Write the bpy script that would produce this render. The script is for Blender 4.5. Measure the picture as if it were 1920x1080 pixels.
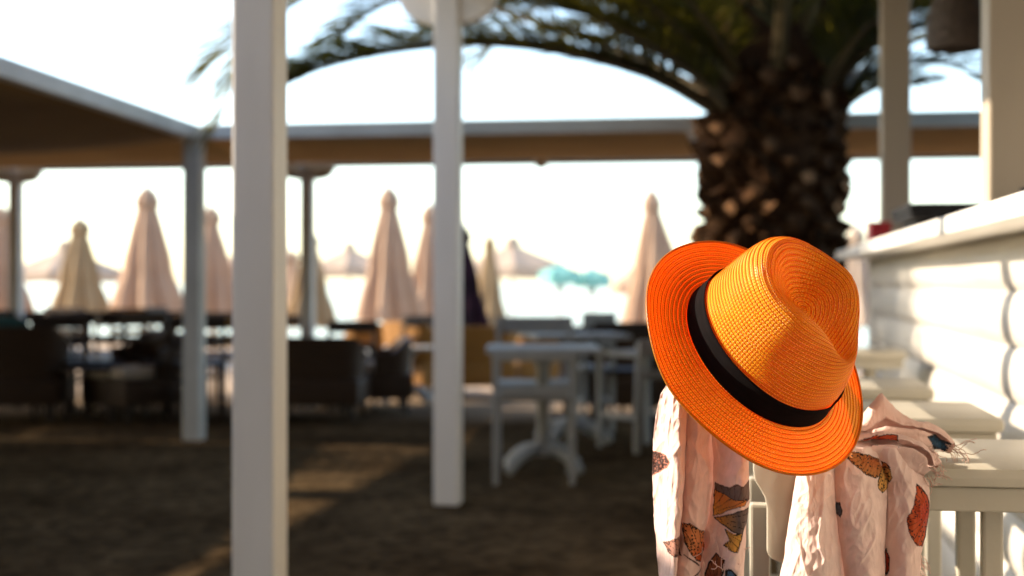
import bpy, bmesh, math, random
import numpy as np
from mathutils import Vector, Matrix, noise

random.seed(7)
PI = math.pi
SC = bpy.context.scene
COL = SC.collection
for o in list(bpy.data.objects):
    bpy.data.objects.remove(o)

# ------------------------------------------------------------------ camera
YAW = math.radians(9.12)
CH = 1.05                       # camera height
FPX = 50.0 / 36.0 * 1920.0      # focal length in photo pixels
RIGHT = Vector((math.cos(YAW), math.sin(YAW), 0))
FWD = Vector((-math.sin(YAW), math.cos(YAW), 0))
UP = Vector((0, 0, 1))
cam = bpy.data.cameras.new('camera')
cam.lens = 50.0
cam.sensor_width = 36.0
cam.shift_y = -10.0 / 1920.0
cam.clip_start = 0.05
cam.clip_end = 20000.0
cam.dof.use_dof = True
cam.dof.focus_distance = 1.76
cam.dof.aperture_fstop = 3.3
cam_o = bpy.data.objects.new('camera', cam)
cam_o.location = (0, 0, CH)
cam_o.rotation_euler = (PI / 2, 0, YAW)
COL.objects.link(cam_o)
SC.camera = cam_o

# ------------------------------------------------------------------ sky, sun, exposure
SUN_EL = math.radians(25.0)
SUN_H = Vector((-1.0, 0.02, 0)).normalized()
SUN_DIR = SUN_H * math.cos(SUN_EL) + UP * math.sin(SUN_EL)
world = bpy.data.worlds.new('World')
SC.world = world
world.use_nodes = True
wn = world.node_tree
for n in list(wn.nodes):
    wn.nodes.remove(n)
sky = wn.nodes.new('ShaderNodeTexSky')
sky.sky_type = 'NISHITA'
sky.sun_disc = False
sky.sun_elevation = SUN_EL
sky.sun_rotation = math.atan2(SUN_H.x, SUN_H.y)
sky.air_density = 1.0
sky.dust_density = 0.8
sky.ozone_density = 1.0
bg = wn.nodes.new('ShaderNodeBackground')
bg.inputs['Strength'].default_value = 0.15
wo = wn.nodes.new('ShaderNodeOutputWorld')
wn.links.new(sky.outputs[0], bg.inputs['Color'])
wn.links.new(bg.outputs[0], wo.inputs['Surface'])
sun = bpy.data.lights.new('sun', 'SUN')
sun.energy = 3.4
sun.angle = math.radians(0.6)
sun.color = (1.0, 0.83, 0.64)
sun_o = bpy.data.objects.new('sun', sun)
sun_o.rotation_euler = (-SUN_DIR).to_track_quat('-Z', 'Y').to_euler()
sun_o.location = (-8, 0, 6)
COL.objects.link(sun_o)
SC.view_settings.view_transform = 'Standard'
SC.view_settings.look = 'None'
SC.view_settings.gamma = 1.0
SC.view_settings.use_curve_mapping = False
SC.view_settings.exposure = 1.9
SC.render.engine = 'CYCLES'
SC.cycles.use_denoising = True
SC.cycles.max_bounces = 8
SC.cycles.sample_clamp_indirect = 8.0
SC.cycles.caustics_reflective = False
SC.cycles.caustics_refractive = False


# ------------------------------------------------------------------ helpers
def P(px, py, fwd):
    """a place in the scene seen at photo pixel (px, py), fwd metres ahead"""
    r = (px - 960.0) / FPX * fwd
    u = (530.0 - py) / FPX * fwd
    return Vector((0, 0, CH)) + RIGHT * r + FWD * fwd + UP * u


def ground_z(y):
    return 0.0 if y < 14 else -(y - 14) * 0.027


def G(px, fwd):
    p = P(px, 530, fwd)
    return Vector((p.x, p.y, ground_z(p.y)))


def tag(o, label=None, cat=None, group=None, kind=None):
    if label:
        o['label'] = label
    if cat:
        o['category'] = cat
    if group:
        o['group'] = group
    if kind:
        o['kind'] = kind
    return o


def thing(name, loc, rz, label, cat, group=None):
    o = bpy.data.objects.new(name, None)
    o.empty_display_size = 0.2
    o.location = loc
    o.rotation_euler = (0, 0, rz)
    COL.objects.link(o)
    return tag(o, label, cat, group)


def copy_tree(o, parent=None):
    c = o.copy()
    COL.objects.link(c)
    c.parent = parent
    for ch in list(o.children):
        copy_tree(ch, c)
    return c


class MB:
    """collects shapes, builds one mesh object"""

    def __init__(self, off=(0, 0, 0)):
        self.v, self.f, self.m = [], [], []
        self.off = Vector(off)
        self.mi = 0

    def add(self, vs, fs):
        b = len(self.v)
        self.v += [Vector(p) + self.off for p in vs]
        self.f += [tuple(b + i for i in f) for f in fs]
        self.m += [self.mi] * len(fs)
        return self

    def box(self, lo, hi):
        x0, y0, z0 = lo
        x1, y1, z1 = hi
        return self.add([(x0, y0, z0), (x1, y0, z0), (x1, y1, z0), (x0, y1, z0),
                         (x0, y0, z1), (x1, y0, z1), (x1, y1, z1), (x0, y1, z1)],
                        [(3, 2, 1, 0), (4, 5, 6, 7), (0, 1, 5, 4), (1, 2, 6, 5), (2, 3, 7, 6), (3, 0, 4, 7)])

    def bar(self, a, b, w, h, up=(0, 0, 1)):
        a, b = Vector(a), Vector(b)
        d = (b - a).normalized()
        s = d.cross(Vector(up)).normalized()
        u = s.cross(d)
        vs = []
        for p in (a, b):
            for i, j in ((-1, -1), (1, -1), (1, 1), (-1, 1)):
                vs.append(p + s * (i * w / 2) + u * (j * h / 2))
        return self.add(vs, [(0, 1, 2, 3), (7, 6, 5, 4), (0, 4, 5, 1), (1, 5, 6, 2), (2, 6, 7, 3), (3, 7, 4, 0)])

    def tube(self, pts, rad, n=8, cap=True):
        pts = [Vector(p) for p in pts]
        if not hasattr(rad, '__len__'):
            rad = [rad] * len(pts)
        vs, fs = [], []
        ref = Vector((0.31, 0.2, 0.93))
        for i, p in enumerate(pts):
            d = (pts[min(i + 1, len(pts) - 1)] - pts[max(i - 1, 0)]).normalized()
            s = d.cross(ref)
            if s.length < 1e-3:
                s = d.cross(Vector((1, 0, 0)))
            s.normalize()
            t = s.cross(d)
            for k in range(n):
                a = 2 * PI * k / n
                vs.append(p + (s * math.cos(a) + t * math.sin(a)) * rad[i])
        for i in range(len(pts) - 1):
            for k in range(n):
                k2 = (k + 1) % n
                fs.append((i * n + k, i * n + k2, (i + 1) * n + k2, (i + 1) * n + k))
        if cap:
            fs.append(tuple(range(n - 1, -1, -1)))
            fs.append(tuple((len(pts) - 1) * n + k for k in range(n)))
        return self.add(vs, fs)

    def lathe(self, prof, n=24, c=(0, 0, 0)):
        vs, fs = [], []
        for r, z in prof:
            for k in range(n):
                a = 2 * PI * k / n
                vs.append((c[0] + r * math.cos(a), c[1] + r * math.sin(a), c[2] + z))
        for i in range(len(prof) - 1):
            for k in range(n):
                k2 = (k + 1) % n
                fs.append((i * n + k, i * n + k2, (i + 1) * n + k2, (i + 1) * n + k))
        fs.append(tuple(range(n - 1, -1, -1)))
        fs.append(tuple((len(prof) - 1) * n + k for k in range(n)))
        return self.add(vs, fs)

    def prism(self, outline, y0, y1):
        """outline in x,z extruded along y"""
        n = len(outline)
        vs = [(x, y0, z) for x, z in outline] + [(x, y1, z) for x, z in outline]
        fs = [tuple(range(n)), tuple(range(2 * n - 1, n - 1, -1))]
        for i in range(n):
            j = (i + 1) % n
            fs.append((i, i + n, j + n, j))
        return self.add(vs, fs)

    def grid(self, rows, closed=False):
        nr, nc = len(rows), len(rows[0])
        vs = [p for r in rows for p in r]
        fs = []
        for i in range(nr - 1):
            for j in range(nc if closed else nc - 1):
                j2 = (j + 1) % nc
                fs.append((i * nc + j, i * nc + j2, (i + 1) * nc + j2, (i + 1) * nc + j))
        return self.add(vs, fs)

    def build(self, name, mat, parent=None, bevel=0.0, smooth=None, fix=True):
        me = bpy.data.meshes.new(name)
        me.from_pydata([tuple(p) for p in self.v], [], self.f)
        mats = mat if isinstance(mat, (list, tuple)) else [mat]
        for m in mats:
            me.materials.append(m)
        if len(mats) > 1:
            me.polygons.foreach_set('material_index', self.m)
        if fix or bevel:
            bm = bmesh.new()
            bm.from_mesh(me)
            if fix:
                bmesh.ops.recalc_face_normals(bm, faces=bm.faces)
            if bevel:
                es = [e for e in bm.edges if len(e.link_faces) == 2 and e.calc_face_angle(0) > 0.5]
                bmesh.ops.bevel(bm, geom=es, offset=bevel, segments=2, profile=0.6, affect='EDGES', clamp_overlap=True)
            bm.to_mesh(me)
            bm.free()
        if smooth is not None:
            me.polygons.foreach_set('use_smooth', [True] * len(me.polygons))
            if smooth > 0:
                me.set_sharp_from_angle(angle=math.radians(smooth))
        me.update()
        o = bpy.data.objects.new(name, me)
        COL.objects.link(o)
        if parent is not None:
            o.parent = parent
        return o


# ------------------------------------------------------------------ materials
def new_mat(name):
    m = bpy.data.materials.new(name)
    m.use_nodes = True
    nt = m.node_tree
    b = nt.nodes['Principled BSDF']
    return m, nt, b


def N(nt, typ, **kw):
    n = nt.nodes.new(typ)
    for k, v in kw.items():
        setattr(n, k, v)
    return n


def mth(nt, op, a, b=None, c=None):
    n = nt.nodes.new('ShaderNodeMath')
    n.operation = op
    for i, x in enumerate((a, b, c)):
        if x is None:
            continue
        if isinstance(x, (int, float)):
            n.inputs[i].default_value = x
        else:
            nt.links.new(x, n.inputs[i])
    return n.outputs[0]


def basic(name, c1, c2, rough=0.6, scale=6.0, bump=0.0, bscale=None, stretch=(1, 1, 1), detail=5.0, spec=0.5, contrast=(0.3, 0.7)):
    m, nt, b = new_mat(name)
    tc = N(nt, 'ShaderNodeTexCoord')
    mp = N(nt, 'ShaderNodeMapping')
    mp.inputs['Scale'].default_value = stretch
    nt.links.new(tc.outputs['Object'], mp.inputs['Vector'])
    nz = N(nt, 'ShaderNodeTexNoise')
    nz.inputs['Scale'].default_value = scale
    nz.inputs['Detail'].default_value = detail
    nt.links.new(mp.outputs[0], nz.inputs['Vector'])
    rp = N(nt, 'ShaderNodeValToRGB')
    rp.color_ramp.elements[0].position = contrast[0]
    rp.color_ramp.elements[0].color = (*c1, 1)
    rp.color_ramp.elements[1].position = contrast[1]
    rp.color_ramp.elements[1].color = (*c2, 1)
    nt.links.new(nz.outputs[0], rp.inputs[0])
    nt.links.new(rp.outputs[0], b.inputs['Base Color'])
    b.inputs['Roughness'].default_value = rough
    b.inputs['Specular IOR Level'].default_value = spec
    if bump:
        n2 = N(nt, 'ShaderNodeTexNoise')
        n2.inputs['Scale'].default_value = bscale or scale * 6
        n2.inputs['Detail'].default_value = 6
        nt.links.new(mp.outputs[0], n2.inputs['Vector'])
        bp = N(nt, 'ShaderNodeBump')
        bp.inputs['Strength'].default_value = bump
        bp.inputs['Distance'].default_value = 0.01
        nt.links.new(n2.outputs[0], bp.inputs['Height'])
        nt.links.new(bp.outputs[0], b.inputs['Normal'])
    return m


def fabric(name, c1, c2, trans=0.35, scale=8, bump=0.2, bscale=400, tint=None):
    """thin cloth: diffuse plus light coming through"""
    m = basic(name, c1, c2, 0.9, scale, bump, bscale, spec=0.15)
    nt = m.node_tree
    b = nt.nodes['Principled BSDF']
    out = [n for n in nt.nodes if n.type == 'OUTPUT_MATERIAL'][0]
    tr = N(nt, 'ShaderNodeBsdfTranslucent')
    src = b.inputs['Base Color'].links[0].from_socket
    if tint:
        mx = N(nt, 'ShaderNodeMix', data_type='RGBA', blend_type='MULTIPLY')
        mx.inputs[0].default_value = 1.0
        nt.links.new(src, mx.inputs[6])
        mx.inputs[7].default_value = (*tint, 1)
        src = mx.outputs[2]
    nt.links.new(src, tr.inputs['Color'])
    ms = N(nt, 'ShaderNodeMixShader')
    ms.inputs[0].default_value = trans
    nt.links.new(b.outputs[0], ms.inputs[1])
    nt.links.new(tr.outputs[0], ms.inputs[2])
    nt.links.new(ms.outputs[0], out.inputs['Surface'])
    return m


M = {}
M['white'] = basic('white_painted_wood', (0.72, 0.68, 0.61), (0.84, 0.80, 0.73), 0.5, 3.0, 0.15, 40, (1, 1, 0.25))
M['beige'] = basic('beige_painted_wood', (0.40, 0.34, 0.255), (0.47, 0.40, 0.305), 0.5, 3.0, 0.12, 40, (1, 1, 0.25))
M['stool'] = basic('cream_painted_wood', (0.42, 0.395, 0.325), (0.48, 0.45, 0.375), 0.36, 4.0, 0.05, 60)
M['plank'] = basic('white_painted_plank', (0.46, 0.435, 0.39), (0.60, 0.57, 0.51), 0.5, 5.0, 0.25, 30, (3, 0.25, 3))
M['counter'] = basic('worn_white_counter', (0.62, 0.59, 0.54), (0.84, 0.82, 0.78), 0.35, 7.0, 0.25, 30, (2, 0.3, 2), contrast=(0.25, 0.5))
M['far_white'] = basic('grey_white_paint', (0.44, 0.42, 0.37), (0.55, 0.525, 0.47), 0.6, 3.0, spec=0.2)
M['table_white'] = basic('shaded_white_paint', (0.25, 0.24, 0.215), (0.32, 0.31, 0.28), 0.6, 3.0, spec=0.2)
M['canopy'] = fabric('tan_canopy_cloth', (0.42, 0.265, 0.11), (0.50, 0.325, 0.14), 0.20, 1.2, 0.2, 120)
M['canopy_dark'] = fabric('shaded_canopy_cloth', (0.20, 0.12, 0.05), (0.26, 0.16, 0.065), 0.10, 1.2, 0.2, 120)  # darker copy of the canopy cloth, deeper shade put into its colour
M['roofcloth'] = fabric('cream_roof_cloth', (0.50, 0.45, 0.38), (0.56, 0.5, 0.42), 0.06, 1.2, 0.1, 80)
M['parasol'] = fabric('beige_parasol_cloth', (0.44, 0.295, 0.195), (0.54, 0.37, 0.25), 0.28, 2.5, 0.2, 60)
M['parasol_pale'] = fabric('cream_parasol_cloth', (0.46, 0.36, 0.27), (0.54, 0.43, 0.33), 0.30, 2.5, 0.2, 60)
M['parasol_tan'] = fabric('tan_parasol_cloth', (0.32, 0.225, 0.12), (0.40, 0.285, 0.16), 0.28, 2.5, 0.2, 60)
M['turquoise'] = fabric('turquoise_cloth', (0.25, 0.55, 0.51), (0.32, 0.62, 0.57), 0.4, 2.5, 0.1, 60)
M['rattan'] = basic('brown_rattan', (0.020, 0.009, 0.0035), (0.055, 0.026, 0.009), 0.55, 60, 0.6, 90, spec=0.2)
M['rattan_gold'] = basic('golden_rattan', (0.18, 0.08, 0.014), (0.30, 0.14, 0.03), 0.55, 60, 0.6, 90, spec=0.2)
M['cushion'] = basic('beige_cushion_cloth', (0.34, 0.27, 0.19), (0.42, 0.34, 0.25), 0.9, 20, 0.2, 200)
M['teal'] = basic('dark_teal_cloth', (0.01, 0.05, 0.055), (0.02, 0.08, 0.08), 0.9, 20, 0.2, 200)
M['dark_wood'] = basic('dark_brown_wood', (0.012, 0.007, 0.004), (0.035, 0.02, 0.011), 0.5, 20, 0.2, 60, spec=0.2)
M['metal'] = basic('grey_metal', (0.35, 0.35, 0.35), (0.45, 0.45, 0.45), 0.35, 20)
M['plaster'] = basic('cream_plaster', (0.46, 0.40, 0.32), (0.54, 0.47, 0.38), 0.9, 2, 0.3, 30)
M['roof'] = basic('clay_roof', (0.22, 0.09, 0.05), (0.3, 0.13, 0.07), 0.9, 6, 0.3, 30)
M['black'] = basic('black_plastic', (0.006, 0.006, 0.007), (0.014, 0.014, 0.015), 0.6, 30, spec=0.15)
M['red'] = basic('red_plastic', (0.42, 0.02, 0.03), (0.5, 0.035, 0.04), 0.45, 20)
M['concrete'] = basic('parasol_base_concrete', (0.3, 0.28, 0.26), (0.4, 0.38, 0.35), 0.8, 20)
M['wicker'] = basic('dark_wicker', (0.035, 0.024, 0.016), (0.075, 0.05, 0.034), 0.7, 60, 0.8, 90)
M['glow'] = basic('milky_lamp_glass', (0.8, 0.78, 0.74), (0.86, 0.84, 0.8), 0.3, 10)
M['ribbon'] = basic('black_grosgrain', (0.003, 0.0026, 0.003), (0.007, 0.006, 0.0065), 0.9, 40, 0.3, 900, (1, 1, 5), spec=0.06)
M['trunk'] = basic('palm_trunk_fibre', (0.022, 0.010, 0.005), (0.065, 0.032, 0.014), 0.9, 12, 1.0, 40, spec=0.05)
M['boot'] = basic('palm_leaf_base', (0.018, 0.008, 0.004), (0.07, 0.034, 0.014), 0.85, 10, 0.8, 50, spec=0.05)
M['boot_cut'] = basic('cut_palm_stalk', (0.05, 0.024, 0.011), (0.32, 0.175, 0.085), 0.85, 5, 0.6, 60)
M['rachis'] = basic('palm_stalk', (0.035, 0.024, 0.008), (0.10, 0.065, 0.018), 0.5, 3)
M['dark_cloth'] = basic('black_purple_cloth', (0.005, 0.005, 0.006), (0.03, 0.012, 0.018), 0.9, 4, spec=0.05)
M['rust_cloth'] = basic('rust_brown_cloth', (0.10, 0.03, 0.015), (0.20, 0.07, 0.03), 0.8, 6)


_nt = M['boot_cut'].node_tree
_b = _nt.nodes['Principled BSDF']
_b.inputs['Specular IOR Level'].default_value = 0.05
_oi = N(_nt, 'ShaderNodeObjectInfo')
_pw = mth(_nt, 'MULTIPLY_ADD', mth(_nt, 'POWER', _oi.outputs['Random'], 2.2), 1.5, 0.12)
_mx = N(_nt, 'ShaderNodeMix', data_type='RGBA', blend_type='MULTIPLY')
_mx.inputs[0].default_value = 1.0
_nt.links.new(_b.inputs['Base Color'].links[0].from_socket, _mx.inputs[6])
_nt.links.new(_pw, _mx.inputs[7])
_nt.links.new(_mx.outputs[2], _b.inputs['Base Color'])


def leaf_material():
    m = basic('palm_leaflets', (0.009, 0.016, 0.005), (0.085, 0.08, 0.014), 0.42, 3.0, 0, contrast=(0.35, 0.72))
    nt = m.node_tree
    b = nt.nodes['Principled BSDF']
    out = [n for n in nt.nodes if n.type == 'OUTPUT_MATERIAL'][0]
    tr = N(nt, 'ShaderNodeBsdfTranslucent')
    tr.inputs['Color'].default_value = (0.17, 0.15, 0.010, 1)
    ms = N(nt, 'ShaderNodeMixShader')
    ms.inputs[0].default_value = 0.28
    nt.links.new(b.outputs[0], ms.inputs[1])
    nt.links.new(tr.outputs[0], ms.inputs[2])
    nt.links.new(ms.outputs[0], out.inputs['Surface'])
    return m


M['leaf'] = leaf_material()


def ground_material():
    m, nt, b = new_mat('gravel_and_sand')
    tc = N(nt, 'ShaderNodeTexCoord')
    sp = N(nt, 'ShaderNodeSeparateXYZ')
    nt.links.new(tc.outputs['Object'], sp.inputs[0])
    n1 = N(nt, 'ShaderNodeTexNoise')
    n1.inputs['Scale'].default_value = 0.9
    n1.inputs['Detail'].default_value = 8
    n2 = N(nt, 'ShaderNodeTexVoronoi')
    n2.inputs['Scale'].default_value = 17
    for n in (n1, n2):
        nt.links.new(tc.outputs['Object'], n.inputs['Vector'])
    r1 = N(nt, 'ShaderNodeValToRGB')
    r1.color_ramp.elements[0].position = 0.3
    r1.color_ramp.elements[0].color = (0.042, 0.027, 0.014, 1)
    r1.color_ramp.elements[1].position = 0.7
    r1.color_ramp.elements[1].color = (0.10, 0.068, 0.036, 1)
    nt.links.new(n1.outputs[0], r1.inputs[0])
    r2 = N(nt, 'ShaderNodeValToRGB')
    r2.color_ramp.elements[0].color = (0.35, 0.35, 0.35, 1)
    r2.color_ramp.elements[1].color = (1.7, 1.62, 1.5, 1)
    nt.links.new(n2.outputs['Color'], r2.inputs[0])
    mx = N(nt, 'ShaderNodeMix', data_type='RGBA', blend_type='MULTIPLY')
    mx.inputs[0].default_value = 0.8
    nt.links.new(r1.outputs[0], mx.inputs[6])
    nt.links.new(r2.outputs[0], mx.inputs[7])
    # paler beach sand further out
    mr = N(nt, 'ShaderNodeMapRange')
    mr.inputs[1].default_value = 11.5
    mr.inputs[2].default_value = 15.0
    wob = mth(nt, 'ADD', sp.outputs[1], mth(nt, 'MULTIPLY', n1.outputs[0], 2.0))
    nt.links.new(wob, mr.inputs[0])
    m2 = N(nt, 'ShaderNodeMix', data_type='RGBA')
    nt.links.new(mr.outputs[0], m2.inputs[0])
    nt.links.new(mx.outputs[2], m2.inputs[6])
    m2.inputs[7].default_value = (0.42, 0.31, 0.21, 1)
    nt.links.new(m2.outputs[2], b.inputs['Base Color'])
    b.inputs['Roughness'].default_value = 0.95
    b.inputs['Specular IOR Level'].default_value = 0.0
    bp = N(nt, 'ShaderNodeBump')
    bp.inputs['Strength'].default_value = 1.0
    bp.inputs['Distance'].default_value = 0.012
    nt.links.new(n2.outputs['Distance'], bp.inputs['Height'])
    nt.links.new(bp.outputs[0], b.inputs['Normal'])
    return m


def sea_material():
    m, nt, b = new_mat('sea_water')
    b.inputs['Base Color'].default_value = (0.03, 0.10, 0.14, 1)
    b.inputs['Roughness'].default_value = 0.12
    b.inputs['IOR'].default_value = 1.33
    tc = N(nt, 'ShaderNodeTexCoord')
    mp = N(nt, 'ShaderNodeMapping')
    mp.inputs['Scale'].default_value = (0.6, 1.6, 1)
    nt.links.new(tc.outputs['Object'], mp.inputs[0])
    nz = N(nt, 'ShaderNodeTexNoise')
    nz.inputs['Scale'].default_value = 1.3
    nz.inputs['Detail'].default_value = 6
    nt.links.new(mp.outputs[0], nz.inputs['Vector'])
    bp = N(nt, 'ShaderNodeBump')
    bp.inputs['Strength'].default_value = 0.35
    bp.inputs['Distance'].default_value = 0.15
    nt.links.new(nz.outputs[0], bp.inputs['Height'])
    nt.links.new(bp.outputs[0], b.inputs['Normal'])
    return m


def straw_material():
    """plaited straw braid: UV.x runs along a braid row, UV.y counts rows"""
    m, nt, b = new_mat('orange_straw_braid')
    uv = N(nt, 'ShaderNodeUVMap')
    uv.uv_map = 'braid'
    sp = N(nt, 'ShaderNodeSeparateXYZ')
    nt.links.new(uv.outputs[0], sp.inputs[0])
    u, v = sp.outputs[0], sp.outputs[1]
    tri = mth(nt, 'PINGPONG', v, 0.5)                      # 0 in the groove .. 0.5 mid braid
    ph = mth(nt, 'ADD', u, mth(nt, 'MULTIPLY', tri, 1.3))
    wv = mth(nt, 'SINE', mth(nt, 'MULTIPLY', ph, 2 * PI))
    wv01 = mth(nt, 'MULTIPLY_ADD', wv, 0.5, 0.5)
    mid = mth(nt, 'COSINE', mth(nt, 'MULTIPLY', v, 4 * PI))
    mid01 = mth(nt, 'MULTIPLY_ADD', mid, -0.5, 0.5)         # plait strands: two humps per row
    groove = mth(nt, 'SMOOTH_MIN', mth(nt, 'MULTIPLY', tri, 6.0), 1.0, 0.3)
    h = mth(nt, 'MULTIPLY', mth(nt, 'MULTIPLY_ADD', mth(nt, 'MULTIPLY', wv01, mid01), 0.75, 0.25), groove)
    tc = N(nt, 'ShaderNodeTexCoord')
    nz = N(nt, 'ShaderNodeTexNoise')
    nz.inputs['Scale'].default_value = 40
    nz.inputs['Detail'].default_value = 4
    nt.links.new(tc.outputs['Object'], nz.inputs['Vector'])
    rp = N(nt, 'ShaderNodeValToRGB')
    e = rp.color_ramp.elements
    e[0].position = 0.0
    e[0].color = (0.62, 0.06, 0.001, 1)
    e[1].position = 0.48
    e[1].color = (1.0, 0.56, 0.020, 1)
    mixv = mth(nt, 'ADD', mth(nt, 'MULTIPLY', h, 0.8), mth(nt, 'MULTIPLY', nz.outputs[0], 0.25))
    nt.links.new(mixv, rp.inputs[0])
    nt.links.new(rp.outputs[0], b.inputs['Base Color'])
    b.inputs['Roughness'].default_value = 0.30
    b.inputs['Specular IOR Level'].default_value = 0.5
    bp = N(nt, 'ShaderNodeBump')
    bp.inputs['Strength'].default_value = 0.9
    bp.inputs['Distance'].default_value = 0.0022
    nt.links.new(h, bp.inputs['Height'])
    nt.links.new(bp.outputs[0], b.inputs['Normal'])
    out = [n for n in nt.nodes if n.type == 'OUTPUT_MATERIAL'][0]
    tr = N(nt, 'ShaderNodeBsdfTranslucent')
    tr.inputs['Color'].default_value = (1.0, 0.05, 0.001, 1)
    nt.links.new(bp.outputs[0], tr.inputs['Normal'])
    ms = N(nt, 'ShaderNodeMixShader')
    ms.inputs[0].default_value = 0.42
    nt.links.new(b.outputs[0], ms.inputs[1])
    nt.links.new(tr.outputs[0], ms.inputs[2])
    nt.links.new(ms.outputs[0], out.inputs['Surface'])
    return m


def scarf_material():
    m, nt, b = new_mat('pink_printed_gauze')
    at = N(nt, 'ShaderNodeAttribute')
    at.attribute_name = 'print'
    tc = N(nt, 'ShaderNodeTexCoord')
    nz = N(nt, 'ShaderNodeTexNoise')
    nz.inputs['Scale'].default_value = 55
    nz.inputs['Detail'].default_value = 6
    nt.links.new(tc.outputs['Object'], nz.inputs['Vector'])
    rp = N(nt, 'ShaderNodeValToRGB')
    rp.color_ramp.elements[0].position = 0.3
    rp.color_ramp.elements[0].color = (0.88, 0.86, 0.86, 1)
    rp.color_ramp.elements[1].position = 0.7
    rp.color_ramp.elements[1].color = (1.0, 1.0, 1.0, 1)
    nt.links.new(nz.outputs[0], rp.inputs[0])
    mx = N(nt, 'ShaderNodeMix', data_type='RGBA', blend_type='MULTIPLY')
    mx.inputs[0].default_value = 1.0
    nt.links.new(at.outputs['Color'], mx.inputs[6])
    nt.links.new(rp.outputs[0], mx.inputs[7])
    nt.links.new(mx.outputs[2], b.inputs['Base Color'])
    b.inputs['Roughness'].default_value = 0.75
    b.inputs['Specular IOR Level'].default_value = 0.25
    b.inputs['Sheen Weight'].default_value = 0.15
    # crinkled gauze relief
    mp = N(nt, 'ShaderNodeMapping')
    mp.inputs['Scale'].default_value = (1, 1, 0.35)
    nt.links.new(tc.outputs['Object'], mp.inputs[0])
    n2 = N(nt, 'ShaderNodeTexNoise')
    n2.inputs['Scale'].default_value = 120
    n2.inputs['Detail'].default_value = 5
    n2.inputs['Distortion'].default_value = 0.8
    nt.links.new(mp.outputs[0], n2.inputs['Vector'])
    bp = N(nt, 'ShaderNodeBump')
    bp.inputs['Strength'].default_value = 0.7
    bp.inputs['Distance'].default_value = 0.004
    nt.links.new(n2.outputs[0], bp.inputs['Height'])
    nt.links.new(bp.outputs[0], b.inputs['Normal'])
    out = [n for n in nt.nodes if n.type == 'OUTPUT_MATERIAL'][0]
    tr = N(nt, 'ShaderNodeBsdfTranslucent')
    nt.links.new(mx.outputs[2], tr.inputs['Color'])
    ms = N(nt, 'ShaderNodeMixShader')
    ms.inputs[0].default_value = 0.25
    nt.links.new(b.outputs[0], ms.inputs[1])
    nt.links.new(tr.outputs[0], ms.inputs[2])
    nt.links.new(ms.outputs[0], out.inputs['Surface'])
    return m


M['olive'] = basic('olive_leaves', (0.04, 0.055, 0.025), (0.10, 0.12, 0.06), 0.5, 3)
M['ground'] = ground_material()
M['sea'] = sea_material()
M['straw'] = straw_material()
M['scarf'] = scarf_material()

# ------------------------------------------------------------------ ground and sea
mb = MB()
ys = [-300, -60, -20, -6, 0, 4, 8, 11, 14, 20, 26, 32, 38, 44, 60]
xs = [-600, -200, -80, -30, -14, -7, -3, 0, 3, 7, 14, 30, 80, 200, 600]
mb.grid([[(x, y, ground_z(y)) for x in xs] for y in ys])
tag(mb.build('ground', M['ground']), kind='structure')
mb = MB()
ys = [39, 60, 120, 400, 1500, 9000]
xs = [-9000, -1500, -300, -60, 0, 60, 300, 1500, 9000]
mb.grid([[(x, y, -0.675) for x in xs] for y in ys])
tag(mb.build('sea', M['sea']), kind='structure')


# ------------------------------------------------------------------ pergolas
def corbel_outline(half, h, post):
    """boat shaped bracket under a beam: x,z outline, top at z = 0"""
    pts = [(-half, 0), (-half, -h * 0.30)]
    for i in range(7):
        a = i / 6 * PI / 2
        pts.append((-half + 0.015 + (half - post - 0.02) * (1 - math.cos(a)) * 0.9, -h * 0.30 - h * 0.7 * math.sin(a)))
    right = [(-x, z) for x, z in reversed(pts)]
    return pts + right


def corbel(parent, off, x, y, ztop, half, h, post, depth, along='x', mat='white'):
    c = MB(off)
    o = corbel_outline(half, h, post)
    if along == 'x':
        c.prism([(x + a, ztop + b) for a, b in o], y - depth / 2, y + depth / 2)
    else:
        n = len(o)
        vs = [(x - depth / 2, y + a, ztop + b) for a, b in o] + [(x + depth / 2, y + a, ztop + b) for a, b in o]
        fs = [tuple(range(n)), tuple(range(2 * n - 1, n - 1, -1))]
        for i in range(n):
            j = (i + 1) % n
            fs.append((i, i + n, j + n, j))
        c.add(vs, fs)
    return c.build('corbel', M[mat], parent, bevel=0.006)


def cloth_panel(parent, off, p00, p10, p11, p01, sag, mat, nu=28, nv=28, seed=0):
    """sagging cloth stretched between four corners"""
    rows = []
    for i in range(nu + 1):
        a = i / nu
        row = []
        for j in range(nv + 1):
            b = j / nv
            p = (Vector(p00) * (1 - a) + Vector(p10) * a) * (1 - b) + (Vector(p01) * (1 - a) + Vector(p11) * a) * b
            s = sag * 4 * b * (1 - b)
            s += 0.02 * noise.noise(Vector((p.x * 0.9, p.y * 0.9, seed)))
            row.append((p.x, p.y, p.z - s))
        rows.append(row)
    m = MB(off)
    m.grid(rows)
    o = m.build('canopy', mat, parent, smooth=0)
    sd = o.modifiers.new('thickness', 'SOLIDIFY')
    sd.thickness = 0.006
    return o


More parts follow.
